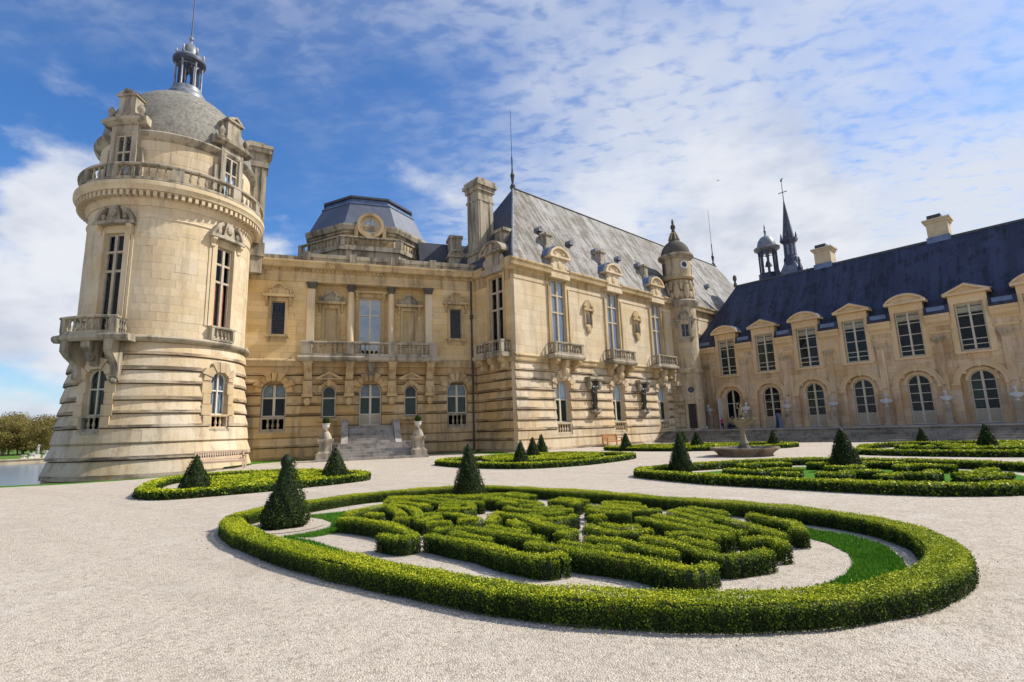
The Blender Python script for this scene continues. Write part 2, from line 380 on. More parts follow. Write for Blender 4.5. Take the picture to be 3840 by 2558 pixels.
def window(par, mf, u, z0, z1, w, cols, rows, arch=False, dd=-.22, fw=.07, mu=.05, fm='frame', back=None, gm='glass', depth=.09, solid=None, name='window', mid=None):
    """frame part with panes as sub-parts; cols are inner split offsets from u, rows inner split heights"""
    f = MB(mf); h = w/2; sp = z1-h if arch else z1
    def top(x):
        return sp+math.sqrt(max(0, h*h-(x-u)**2)) if arch else z1
    f.box(u-h, u-h+fw, dd-depth, dd, z0, sp); f.box(u+h-fw, u+h, dd-depth, dd, z0, sp); f.box(u-h+fw, u+h-fw, dd-depth, dd-.004, z0, z0+fw)
    if arch:
        N = 12; ou = [(u+h*math.cos(PI*i/N), sp+h*math.sin(PI*i/N)) for i in range(N+1)]; inn = [(u+(h-fw)*math.cos(PI*i/N), sp+(h-fw)*math.sin(PI*i/N)) for i in range(N+1)]
        for i in range(N): f.poly([ou[i], ou[i+1], inn[i+1], inn[i]], dd-depth, dd)
    else: f.box(u-h+fw, u+h-fw, dd-depth, dd-.004, z1-fw, z1)
    for c in cols:
        m2 = mid if (mid and abs(c) < .02) else mu
        f.box(u+c-m2/2, u+c+m2/2, dd-depth, dd+.006, z0+fw*.5, top(u+c)-fw*.5)
    for r in rows:
        hh = h-fw*.5 if r < sp else math.sqrt(max(.01, (h-fw*.5)**2-(r-sp)**2))
        f.box(u-hh, u+hh, dd-depth, dd+.003, r-mu/2, r+mu/2)
    o = f.obj(name, M[fm], par)
    us = [u-h+fw*.6]+[u+c for c in cols]+[u+h-fw*.6]; zz = [z0+fw*.6]+list(rows)+[None]
    zb = z0
    for i in range(len(us)-1):
        for j in range(len(zz)-1):
            a, b, za = us[i], us[i+1], zz[j]; zt = zz[j+1]
            if solid is not None and za < solid-.05:
                MB(mf).box(a, b, dd-depth*.7, dd-.02, za, zt).obj('panel', M['panel'], o); continue
            if zt is None:
                if arch:
                    pts = [(a, za), (b, za)]+[(a+(b-a)*(1-t/5), max(za+.01, top(a+(b-a)*(1-t/5))-fw*.6)) for t in range(6)]
                else: pts = [(a, za), (b, za), (b, z1-fw*.6), (a, z1-fw*.6)]
            else:
                ta, tb = (min(zt, top(a)), min(zt, top(b))) if arch else (zt, zt)
                if arch and (ta < zt-.01 or tb < zt-.01):
                    pts = [(a, za), (b, za)]+[(a+(b-a)*(1-t/5), max(za+.01, min(zt, top(a+(b-a)*(1-t/5))-fw*.4))) for t in range(6)]
                else: pts = [(a, za), (b, za), (b, zt), (a, zt)]
            MB(mf).poly(pts, dd-depth*.6, dd-depth*.6+.012).obj('pane', M[gm], o)
    for bk in (back or []):
        mat, ua, ub, za, zt2 = bk
        c = MB(mf); n = max(2, int((ub-ua)/.09))
        if zt2 is None: zt2 = z1-.05
        for k in range(n):   # pleated cloth
            a = ua+(ub-ua)*k/n; b = ua+(ub-ua)*(k+1)/n; e = .035 if k % 2 else 0
            zt3 = min(zt2, top(u+(a+b)/2)-.04) if arch else zt2
            if zt3 > za+.05: c.box(u+a, u+b, dd-depth-.10+e, dd-depth-.07+e, za, zt3)
        c.obj('curtain' if mat in ('red', 'blind', 'louvre') else 'blind', M[mat], o)
    return o
def baluster_mesh(h, mat, r=.085, n=8):
    pr = [(.8, 0), (.8, .08), (.45, .10), (.5, .16), (1.0, .32), (.92, .42), (.5, .66), (.42, .80), (.62, .84), (.8, .92), (.8, 1)]
    return MB().lathe([(a*r, b*h) for a, b in pr], 0, 0, n).mesh('baluster', mat, True)
BALM = {}
def balustrade(par, mf, u0, u1, d, z0, h, n, mat='trim', nu=1, th=.26, piers=(0, 1), pw=.3, r=.085, name='balustrade'):
    b = MB(mf); e = .16*h
    b.box(u0, u1, d-th/2, d+th/2, z0, z0+e, nu); b.sweep([(d-th/2-.04, z0+h-e*.9), (d+th/2+.04, z0+h-e*.9), (d+th/2+.06, z0+h-e*.3), (d+th/2+.03, z0+h), (d-th/2-.03, z0+h), (d-th/2-.06, z0+h-e*.3)], u0-.04, u1+.04, nu)
    spans = []; L = u1-u0; ps = [u0+t*L for t in piers]
    for p in ps: b.box(max(u0, p-pw/2) if p > u0+.01 else u0, min(u1, p+pw/2) if p < u1-.01 else u1, d-th/2-.02, d+th/2+.02, z0+e*.9, z0+h-e*.8) if u0+.01 < p < u1-.01 else b.box(*( (u0, u0+pw) if p <= u0+.01 else (u1-pw, u1)), d-th/2-.02, d+th/2+.02, z0+e*.9, z0+h-e*.8)
    o = b.obj(name, M[mat], par)
    key = (round(h, 2), mat, r)
    if key not in BALM: BALM[key] = baluster_mesh(h-1.85*e, M[mat], r)
    for i in range(n):
        u = u0+L*(i+.5)/n
        if any(abs(u-min(max(p, u0+pw/2), u1-pw/2)) < pw/2+r*.6 for p in ps): continue
        link('baluster', BALM[key], o, mf(u, d, z0+e*.95))
    return o
def arcpts(u, z, w, h, n=12, s=1.0):
    """segmental arc from right to left, chord w, rise h"""
    R_ = (w*w/4+h*h)/(2*h); a = math.asin(min(1, w/2/R_)); zc = z+h-R_
    return [(u+R_*math.sin(a*(1-2*i/n)), zc+R_*math.cos(a*(1-2*i/n))) for i in range(n+1)]
def ped_seg(b, u, z, w, h, d0, d1, t=.16, base=.14):
    b.box(u-w/2-.05, u+w/2+.05, d0, d1+.06, z, z+base)
    o = arcpts(u, z+base, w+.1, h); i_ = arcpts(u, z+base, w-.22, h-t)
    for k in range(len(o)-1): b.poly([o[k], o[k+1], i_[k+1], i_[k]], d0, d1+.05)
    b.poly(i_, d0, d1-.12)
def ped_tri(b, u, z, w, h, d0, d1, t=.15, base=.14):
    b.box(u-w/2-.05, u+w/2+.05, d0, d1+.06, z, z+base)
    z += base
    for s in (-1, 1): b.poly([(u+s*(w/2+.1), z-.02), (u, z+h), (u, z+h-t*1.2), (u+s*(w/2-.28), z)], d0, d1+.05)
    b.poly([(u-w/2+.2, z), (u+w/2-.2, z), (u, z+h-t)], d0, d1-.12)
def archring(b, u, zs, r0, r1, d0, d1, n=11, key=True, jag=0.0, gp=.012):
    for i in range(n):
        a0, a1 = PI*i/n+gp, PI*(i+1)/n-gp; e = jag*(i % 2)
        b.poly([(u+r0*math.cos(a0), zs+r0*math.sin(a0)), (u+(r1+e)*math.cos(a0), zs+(r1+e)*math.sin(a0)), (u+(r1+e)*math.cos(a1), zs+(r1+e)*math.sin(a1)), (u+r0*math.cos(a1), zs+r0*math.sin(a1))], d0, d1+e*.3)
    if key: b.poly([(u-.11, zs+r0-.06), (u+.11, zs+r0-.06), (u+.17, zs+r1+.12), (u-.17, zs+r1+.12)], d0, d1+.09)
CORN = lambda d, z0, z1, p: [(d-.2, z0), (d+.02, z0), (d+.05, z0+.2*(z1-z0)), (d+.35*p, z0+.42*(z1-z0)), (d+.9*p, z0+.5*(z1-z0)), (d+.92*p, z0+.72*(z1-z0)), (d+p, z0+.8*(z1-z0)), (d+p, z1-.02), (d+p*.7, z1), (d-.2, z1)]
def console(b, u, w, d, z0, z1, p):
    h = z1-z0
    b.sweep([(d, z0), (d+.25*p, z0+.02*h), (d+.42*p, z0+.12*h), (d+.36*p, z0+.26*h), (d+.45*p, z0+.45*h), (d+.8*p, z0+.62*h), (d+p, z0+.76*h), (d+p, z1), (d, z1)], u-w/2, u+w/2)

STAIN = {'rusticated_stone': M['rust_stain'], 'rusticated_golden_stone': M['rust_gold_stain']}
def screen(x, y, z):
    v = cam.matrix_world.inverted() @ Vector((x, y, z)); return (512+512*v.x/-v.z, 341-512*v.y/-v.z)
ORD = ['first', 'second', 'third', 'fourth', 'fifth', 'sixth', 'seventh', 'eighth', 'ninth', 'tenth', 'eleventh', 'twelfth', 'thirteenth', 'fourteenth', 'fifteenth', 'sixteenth', 'seventeenth', 'eighteenth', 'nineteenth', 'twentieth']+['%dth' % k for k in range(21, 60)]
def rowlabels(objs, pts, fmt, rows=('back', 'middle', 'front')):
    sc_ = [screen(*p) for p in pts]; order = sorted(range(len(objs)), key=lambda i: sc_[i][1]); n = len(order); k = len(rows)
    for r in range(k):
        ids = sorted(order[n*r//k:n*(r+1)//k], key=lambda i: sc_[i][0])
        for j, i in enumerate(ids): objs[i]['label'] = fmt % (rows[r], ORD[j])
# frames of the buildings
aM, aB, aW = rad(47.97), rad(71.94), rad(138.78)
P0 = (.26, 36.6, 0); J0 = (-2.89, 40.09, 0); QW = (19.57, 54.01, 0)
rzM, rzB, rzW = PI/2-aM, PI/2-aB, PI/2-aW
ROWS = [-.05, .81, 1.46, 2.2, 2.94, 3.69, 4.39, 5.15, 5.8, 6.45]

# ================================================================== SETTING: ground, moat, far bank
def sheet(name, pts, z, mat, kind='structure', **kw):
    me = bpy.data.meshes.new(name); me.from_pydata([(x, y, z) for x, y in pts], [], [tuple(range(len(pts)))])
    bm = bmesh.new(); bm.from_mesh(me); bmesh.ops.triangulate(bm, faces=bm.faces); bmesh.ops.recalc_face_normals(bm, faces=bm.faces)
    for f in bm.faces:
        if f.normal.z < 0: f.normal_flip()
    bm.to_mesh(me); bm.free(); me.materials.append(mat); o = link(name, me); tag(o, kind=kind, **kw); return o
EDGE = [(-300, -71), (-60, 7.6), (-20.8, 20.9), (-18.1, 21.6), (-16.5, 22.6), (-15.6, 24.2), (-15.3, 26.5), (-15.35, 29), (-15.8, 31.5), (-16.6, 33.6), (-17.6, 36)]
sheet('gravel_ground', EDGE+[(-30, 60), (-30, 1500), (1500, 1500), (1500, -1500), (-300, -1500)], 0, M['gravel'])
wv = 1.2
bank = MB()
for (a, b), (c, d) in zip(EDGE[:-1], EDGE[1:]):
    nx, ny = -(d-b), (c-a); L_ = math.hypot(nx, ny); nx, ny = nx/L_*1.6, ny/L_*1.6
    bank.add([(a, b, 0), (c, d, 0), (c+nx, d+ny, -2.3), (a+nx, b+ny, -2.3)], [(0, 1, 2, 3)])
tag(bank.obj('moat_bank', M['turf']), kind='structure')
sheet('moat_water', [(-1600, -1600), (-8, -1600), (-8, 1600), (-1600, 1600)], -2.0, M['water'])
qa = Vector((-94, 98)); qd = Vector((.72, .69)).normalized(); qn = Vector((-qd.y, qd.x))
def Q(s, n): p = qa+qd*s+qn*n; return (p.x, p.y)
sheet('far_meadow', [Q(-900, .6), Q(900, .6), Q(900, 1400), Q(-900, 1400)], -1.25, M['turf_far'])
qb = MB(lambda u, d, z: (*Q(u, -d), z)); qb.box(-900, 900, -.6, .5, -2.6, -1.2); qb.box(-900, 900, -.6, .65, -1.2, -1.02)
tag(qb.obj('stone_quay', M['rust']), kind='structure')

# grass strips along the feet of the walls
def band(name, pts, wd, z, mat, side=1):
    o = []
    for i, (x, y) in enumerate(pts):
        a = Vector(pts[max(0, i-1)]); b = Vector(pts[min(len(pts)-1, i+1)]); t = (b-a).normalized(); n = Vector((t.y, -t.x))*side
        ww = wd[i] if hasattr(wd, '__len__') else wd
        o.append((x+n.x*ww, y+n.y*ww))
    return sheet(name, list(pts)+o[::-1], z, mat)
band('grass_verge', [(-60, 7.6), (-20.8, 20.9), (-18.1, 21.6), (-16.5, 22.6), (-15.6, 24.2), (-15.3, 26.5)], [1.2, .9, .8, .6, .3, .2], .004, M['turf'])
def toB(u, d): c, s = math.cos(rzB), math.sin(rzB); return (J0[0]+u*c+d*s, J0[1]+u*s-d*c)
def toM(u, d): c, s = math.cos(rzM), math.sin(rzM); return (P0[0]+u*c+d*s, P0[1]+u*s-d*c)
def toW(u, d): c, s = math.cos(rzW), math.sin(rzW); return (QW[0]+u*c+d*s, QW[1]+u*s-d*c)
sheet('grass_verge', [toB(-16.2, 0), toB(-11.3, 0), toB(-11.3, 1.5), toB(-13.5, 2.4), toB(-15.5, 4.5), toB(-16.2, 6)], .005, M['turf'])
sheet('grass_verge', [toB(-4.7, 0), toB(1.0, 0), toM(-1.0, .0), toM(-1.0, .6), toM(-2.3, 1.2), toB(-2.0, 1.3), toB(-4.7, 1.0)], .005, M['turf'])

# ================================================================== ROUND TOWER
TC = (-21.53, 31.31); TR = 4.34
tower = thing('round_tower', 'tall round stone tower with grey dome and open lantern, at the left by the moat', 'tower', (*TC, 0))
def tmap(u, d, z): th = rad(-56.5)+u/TR; r = TR+d; return (r*math.cos(th), r*math.sin(th), z)
def itp(tab):
    xs = [a for a, _ in tab]; ys = [b for _, b in tab]
    return lambda z: float(np.interp(z, xs, ys))
tb = itp([(-2.3, 1.0), (0, .72), (1.5, .52), (2.3, .42), (3.4, .30), (5.8, .14), (6.9, .10)])
UT = 2.916
lo = [Op(s*UT, 1.12, 2.15, 5.45, True) for s in (-1, 1)]
upw = [Op(-UT, 1.3, 7.15, 13.1), Op(UT, 1.3, 8.1, 13.1)]
TROWS = [-2.3, -1.4, -.35, .63, 1.46, 2.26, 3.02, 3.72, 4.6, 5.35, 6.18, 6.9]
courses(tower, tmap, -7.7, 7.7, TROWS, lo, tb, M['rust'], 2.6, 3, .55, .10, True, 200, 'rusticated_block', True)
courses(tower, tmap, 7.7, 19.5, TROWS, [], tb, M['rust'], 3.0, 4, .55, .10, True, 0, 'rusticated_block', True)
UR = [7.2+.47*i for i in range(17)]
courses(tower, tmap, -7.7, 7.7, UR, upw, lambda z: 0, M['stone'], 1.05, 5, .3, 0, True, 290, gap=.0025)
MB(tmap).box(7.7, 19.5, -.3, 0, 7.2, 14.75, 30).obj('rear_wall', M['stone'], tower)
at = [Op(s*UT, 1.0, 16.3, 19.05) for s in (-1, 1)]
courses(tower, tmap, -7.7, 7.7, [15.0, 15.6, 16.25, 16.9, 17.55, 18.2, 18.85], at, lambda z: -.22, M['stone'], 1.3, 6, .3, 0, True, 120, 'attic_block', gap=.005)
MB(tmap).box(7.7, 19.5, -.5, -.22, 15, 18.85, 30).obj('rear_wall', M['stone'], tower)
MB().lathe([(3.55, -2.3), (3.55, 19)], 0, 0, 32).obj('core', M['interior'], tower)
C2 = 2*PI*TR
def ring(name, prof, mat, nu=72): MB(tmap).sweep(prof, -C2/2, C2/2, nu).obj(name, M[mat], tower, True)
ring('string_course', [(-.2, 6.9), (.16, 6.9), (.30, 7.0), (.34, 7.12), (.28, 7.22), (-.02, 7.3), (-.2, 7.3)], 'trim')
ring('wall_band', [(-.1, 13.95), (.03, 13.95), (.06, 14.0), (.03, 14.06), (-.1, 14.06)], 'stone')
ring('cornice', [(-.3, 14.7), (.06, 14.7), (.10, 14.9), (.20, 15.0), (.22, 15.34), (.66, 15.40), (.69, 15.52), (.80, 15.66), (.80, 15.88), (.55, 16.02), (-.6, 16.05), (-.6, 15.0)], 'stone')
md = MB(tmap); n = 92
for i in range(n):
    u = -C2/2+C2*i/n; md.box(u-.075, u+.075, .2, .60, 15.08, 15.37)
tag(md.obj('modillions', M['stone'], tower), kind='stuff')
balustrade(tower, tmap, -9, 9, .52, 16.0, .98, 50, 'trim', 40, .24, (0, .235, .338, .5, .662, .765, 1), .5, .09)
balustrade(tower, tmap, 9, 18.26, .52, 16.0, .98, 26, 'trim', 22, .24, (), .5, .09)
ring('eave_cornice', [(-.6, 18.85), (-.2, 18.85), (-.12, 18.95), (.08, 19.1), (.14, 19.22), (.1, 19.3), (-.6, 19.36)], 'trim')
DP = [(4.2*math.sqrt(max(.0, 1-((z-19.2)/4.98)**2)), z) for z in np.linspace(19.2, 23.95, 16)]
MB().lathe([(3.9, 19.15)]+DP+[(.1, 24.05)], 0, 0, 56).obj('dome', M['lichen'], tower, True)
lan = MB().lathe([(1.42, 23.5), (1.40, 23.9), (1.32, 24.1), (1.34, 24.32), (1.26, 24.5), (1.08, 24.62), (1.02, 24.95), (.2, 24.98)], 0, 0, 24).obj('lantern', M['lead'], tower, True)
lan.scale = (.86, .86, 1)
lc = MB().lathe([(.07, 0), (.09, .06), (.075, .12), (.065, 1.75), (.1, 1.85), (.12, 1.95)], 0, 0, 8).mesh('lantern_column', M['lead'], True)
lp = MB(); lp.box(-.15, .15, -.1, .1, 0, 1.3); lp.poly([(-.15, 1.3), (.15, 1.3), (.24, 1.55), (.36, 1.7), (.36, 1.95), (-.36, 1.95), (-.36, 1.7), (-.24, 1.55)], -.1, .1); lp = lp.mesh('lantern_pier', M['spire'])
for k in range(6):
    a = rad(-57+30)+2*PI*k/6
    link('lantern_pier', lp, lan, (.62*math.cos(a), .62*math.sin(a), 24.95), a+PI/2)
    link('lantern_column', lc, lan, (.88*math.cos(a), .88*math.sin(a), 24.95))
    link('finial', MB().lathe([(.1, 0), (.12, .1), (.05, .16), (.1, .3), (.02, .55)], 0, 0, 8).mesh('finial', M['lead'], True), lan, (.92*math.cos(a), .92*math.sin(a), 27.4))
MB().lathe([(.55, 26.55), (.78, 26.7), (.80, 26.9), (1.10, 27.0), (1.12, 27.2), (.92, 27.4), (.6, 27.44), (.56, 27.6), (.55, 27.85), (.45, 28.2), (.25, 28.45), (.1, 28.55), (.08, 28.75), (.16, 28.85), (.16, 28.98), (.06, 29.1), (.02, 29.12)], 0, 0, 20).obj('lantern_roof', M['lead'], lan, True)
MB().lathe([(.8, 26.75), (1.0, 26.84), (1.14, 26.95), (1.16, 27.12), (1.0, 27.16)], 0, 0, 20).obj('lantern_cornice', M['spire'], lan, True)
MB().lathe([(.06, 29.0), (.045, 30), (.03, 36)], 0, 0, 6).obj('spire_rod', M['iron'], lan)
for s, bot, cur in ((-1, 7.15, None), (1, 8.1, 'red')):
    u = s*UT
    bk = [('red', -.52, -.22, bot, 10.8), ('red', .1, .38, bot, 10.8)] if cur else [('greenish', -.55, -.42, bot, 10.7), ('greenish', .40, .55, bot, 10.7)]
    window(tower, tmap, u, bot, 13.05, 1.2, [0], [10.9, 12.0], fm='frame_g', fw=.10, mu=.13, back=bk, dd=-.12, depth=.14, mid=.16)
    sr = MB(tmap)
    for q in (-1, 1): sr.box(u+q*.74-.14, u+q*.74+.14, -.2, .09, bot, 13.2); sr.box(u+q*.98-.07, u+q*.98+.07, -.1, .05, bot, 12.9); console(sr, u+q*.9, .22, .03, 12.9, 13.5, .34)
    sr.box(u-.88, u+.88, -.2, .07, 13.07, 13.4)
    sr.obj('window_surround', M['stone'], tower)
    hd = MB(tmap); hd.box(u-1.12, u+1.12, -.1, .42, 13.5, 13.68, 4)
    o = arcpts(u, 13.68, 2.2, 1.0); i_ = arcpts(u, 13.68, 1.85, .8)
    for k in (0, 1, 2, 3, 8, 9, 10, 11): hd.poly([o[k], o[k+1], i_[k+1], i_[k]], -.1, .36)
    hd.poly([(u-.42, 13.68), (u+.42, 13.68), (u+.30, 14.2), (u+.2, 14.62), (u-.2, 14.62), (u-.30, 14.2)], -.1, .26); hd.ell(u, .28, 14.2, .24, .12, .3); hd.ell(u-.62, .2, 13.95, .14, .1, .22); hd.ell(u+.62, .2, 13.95, .14, .1, .22)
    hd.obj('broken_pediment', M['trim'], tower)
    # ground floor arch
    ar = MB(tmap); archring(ar, u, 4.89, .56, .98, -.25, .30, 9, True, .16)
    for q in (-1, 1):
        for kk in range(4): ar.box(u+q*.76-.2-.06*(kk % 2), u+q*.76+.2+.06*(kk % 2), -.2, tb(2.4+kk*.62)+.04, 2.32+kk*.62, 2.32+kk*.62+.58)
    ar.obj('arch_surround', M['rust'], tower)
    window(tower, tmap, u, 2.95, 5.44, 1.10, [0], [4.35], arch=True, fm='frame_w' if s > 0 else 'frame', fw=.09, mu=.08, dd=.06, back=[('louvre', -.5, .5, 2.95, None)] if s > 0 else [('greenish', -.5, .5, 2.95, None)])
    balustrade(tower, tmap, u-.56, u+.56, .24, 2.15, .82, 4, 'rust' if s > 0 else 'trim', 2, .2, (0, 1), .1, .08)
    MB(tmap).box(u-.6, u+.6, -.5, .46, 1.75, 2.16, 3).obj('sill', M['trim'], tower)
    # attic dormer
    window(tower, tmap, u, 16.3, 19.0, .98, [0], [17.95], fm='frame_g', fw=.08, mu=.1, dd=.02, depth=.12, back=[('blind', -.42, -.06, 16.4, 17.9), ('blind', .06, .42, 16.4, 17.9)] if s > 0 else [('blind', -.4, .4, 16.4, 17.2)])
    dm = MB(tmap)
    for q in (-1, 1): dm.box(u+q*.64-.15, u+q*.64+.15, -2.2, .16, 16.0, 19.15); dm.box(u+q*.93-.14, u+q*.93+.14, -1.2, .05, 16.0, 18.2)
    dm.box(u-.79, u+.79, -2.2, .15, 19.1, 19.62); dm.sweep([(-2.2, 19.6), (.2, 19.6), (.42, 19.78), (.46, 19.95), (.3, 20.05), (-2.2, 20.05)], u-1.28, u+1.28, 4)
    dm.box(u-.5, u+.5, -1.0, .12, 20.05, 21.45); dm.box(u-.6, u+.6, -1.1, .2, 20.05, 20.3)
    ped_tri(dm, u, 21.42, 1.1, .34, -1.1, .2, .1, .12)
    dm.obj('dormer', M['trim'], tower)
    for q in (-1, 1): MB(tmap).lathe([(.14, 20.05), (.17, 20.15), (.09, 20.22), (.18, 20.4), (.19, 20.55), (.1, 20.7), (.03, 20.82)], u+q*.88, .2, 10).obj('urn_finial', M['trim'], tower, True)
# balcony of the left window on big consoles
u = -UT
bl = MB(tmap); bl.sweep([(.1, 6.85), (1.2, 6.78), (1.32, 6.9), (1.34, 7.05), (1.28, 7.15), (.0, 7.15)], u-1.7, u+1.7, 8); bl.obj('balcony_floor', M['trim'], tower)
balustrade(tower, tmap, u-1.25, u+1.25, 1.12, 7.15, .95, 9, 'trim', 6, .24, (0, 1), .28, .09)
for q in (-1, 1):
    sm = lambda a, b, z, q=q: tmap(-UT+q*1.15, a, z)
    balustrade(tower, sm, .1, 1.0, 0, 7.15, .95, 4, 'trim', 1, .24, (), .2, .09)
    cb = MB(tmap); console(cb, u+q*1.0, .34, .12, 4.7, 6.8, 1.1); cb.ell(u+q*1.0, .5, 4.75, .15, .2, .18); cb.obj('balcony_console', M['trim'], tower)
ks = MB(tmap); console(ks, u, .4, .2, 5.5, 6.8, .9); ks.ell(u, .75, 6.1, .22, .2, .38); ks.obj('carved_keystone', M['trim'], tower)
balustrade(tower, tmap, UT-.75, UT+.75, .22, 7.25, .85, 6, 'trim', 3, .2, (0, 1), .14, .085)
ch = MB(lambda x, y, z: (3.15+.87*x+.49*y, 3.5-.49*x*-1*-1+.87*y, z) if False else (3.15+x*.87-y*.49, 3.5+x*.49+y*.87, z))
ch.box(-.68, .68, -.6, .6, 13, 22.0); ch.box(-.80, .80, -.72, .72, 14.2, 15.2); ch.box(-.8, .8, -.72, .72, 20.9, 21.3); ch.box(-.95, .95, -.85, .85, 22.0, 22.3); ch.box(-1.05, 1.05, -.95, .95, 22.3, 22.55); ch.box(-.6, .6, -.5, .5, 22.55, 22.9)
for x in (-.45, 0, .45): ch.box(x-.09, x+.09, -.66, .66, 15.2, 20.9)
ch.obj('chimney', M['trim'], tower)

# ================================================================== CENTRAL WING (facade with the stair)
cw = thing('central_wing', 'golden stone wing with colonnade, long balcony and entrance stair between tower and pavilion', 'building', J0, rzB)
bA = [Op(-14.47, 1.62, 1.85, 5.45, True), Op(-10.87, .98, 2.8, 5.1, True), Op(-8.0, 1.6, 2.2, 5.42, True), Op(-5.08, .98, 2.8, 5.1, True), Op(-1.55, 1.62, 1.85, 5.42, True)]
BU0, BU1 = -18.2, .35
courses(cw, flat, BU0, BU1, ROWS, bA, lambda z: .14-.012*z, M['rust_gold'], 2.1, 21, .5, .085, False, 140, 'rusticated_block', True)
MB(flat).box(BU0, BU1, -14, -1.7, -.05, 14.2).obj('core', M['interior'], cw)
bU = [Op(-14.45, .92, 8.75, 11.15), Op(-1.58, .92, 8.75, 11.15)]
URB = [7.0+.475*i for i in range(13)]
rs = [(BU0, -12.62), (-3.42, BU1)]
courses(cw, flat, *rs[0], URB, bU, lambda z: 0, M['stone_gold'], 1.15, 22, .35, 0, False, 110, gap=.004)
courses(cw, flat, *rs[1], URB, bU, lambda z: 0, M['stone_gold'], 1.15, 23, .35, 0, False, 80, gap=.004)
rec = [Op(-8.08, 1.68, 7.1, 11.85), Op(-10.9, .9, 8.6, 10.95), Op(-5.15, .9, 8.6, 10.95)]
courses(cw, lambda u, d, z: flat(u, d-.75, z), -12.62, -3.42, URB, rec, lambda z: 0, M['stone_gold'], 1.3, 24, .2, 0, False, 90, gap=.004)
for u in (-12.62, -3.42): MB(flat).box(u-.18, u+.18, -.95, -.004, 7.0, 12.7).obj('recess_jamb', M['stone_gold'], cw)
for u in (-10.9, -5.15):
    MB(flat).box(u-.46, u+.46, -.98, -.84, 8.58, 10.97).obj('blind_window', M['trim_gold'], cw)
MB(flat).sweep([(-.3, 6.45), (.10, 6.45), (.14, 6.55), (.14, 6.72), (.22, 6.85), (.18, 6.95), (0, 7.02), (-.3, 7.02)], BU0, BU1).obj('string_course', M['trim_gold'], cw)
ent = MB(flat); ent.box(BU0, BU1, -1.0, .06, 12.70, 12.95); ent.box(BU0, BU1, -1.0, .09, 12.95, 13.08); ent.box(BU0, BU1, -1.0, .05, 13.08, 13.42); ent.obj('entablature', M['trim_gold'], cw)
dn = MB(flat)
k = BU0
while k < BU1: dn.box(k, k+.15, 0, .2, 13.45, 13.62); k += .27
tag(dn.obj('dentils', M['trim_gold'], cw), kind='stuff')
MB(flat).sweep([(-1, 13.42), (.08, 13.42), (.1, 13.62), (.46, 13.7), (.5, 13.92), (.58, 14.05), (.58, 14.16), (.2, 14.3), (-1, 14.3)], BU0, BU1).obj('cornice', M['trim_gold'], cw)
pp = MB(flat); pp.box(BU0, BU1, -.7, .12, 14.3, 14.62); pp.box(-12.8, BU1, -.75, .2, 14.55, 14.85)
for u in (-12.7, -9.4, -6.4, -3.4): pp.box(u-.25, u+.25, -.7, .3, 14.3, 14.95)
pp.obj('parapet', M['trim'], cw)
MB(flat).box(BU0, BU1+2, -14, -.7, 14.2, 14.5).obj('flat_roof', M['lead_dark'], cw)
COLP = [(.30, 0), (.30, .12), (.24, .14), (.28, .24), (.235, .3), (.245, 1.2), (.235, 2.6), (.20, 4.9), (.23, 4.94), (.2, 5.0)]
colm = MB().lathe(COLP, 0, 0, 16).mesh('column', M['stone'], True)
def capital(mf, u, d, z0, z1, r, mat, par):
    b = MB(mf); b.lathe([(r, z0), (r*1.08, z0+.1), (r*1.35, z1-.14), (r*1.45, z1-.1)], u, d, 12); b.box(u-r*1.5, u+r*1.5, d-r*1.5, d+r*1.5, z1-.1, z1)
    for a in range(8): b.ell(u+r*1.28*math.cos(a*PI/4), d+r*1.28*math.sin(a*PI/4), z0+(z1-z0)*(.35 if a % 2 else .62), .09, .09, .11, 6, 4)
    b.obj('capital', M[mat], par)
for u in (-9.5, -6.55):
    o = link('column', colm, cw, (u, .28, 7.15)); o.scale = (1, 1, 1)
    capital(flat, u, -.28, 12.12, 12.7, .2, 'dark_stone', cw)
for u in (-12.28, -3.72):
    b = MB(flat); b.box(u-.26, u+.26, -.4, .1, 7.15, 12.2); b.box(u-.32, u+.32, -.4, .16, 7.02, 7.3); b.obj('pilaster', M['stone'], cw)
    b = MB(flat); b.poly([(u-.25, 12.2), (u+.25, 12.2), (u+.4, 12.7), (u-.4, 12.7)], -.2, .16)
    for q in (-1, 0, 1): b.ell(u+q*.2, .16, 12.38+.1*abs(q), .1, .08, .13, 6, 4)
    b.obj('capital', M['dark_stone'], cw)
for u in (-9.5, -6.55):
    MB(flat).box(u-.27, u+.27, -.9, -.7, 7.05, 12.7).obj('pilaster', M['stone_gold'], cw)
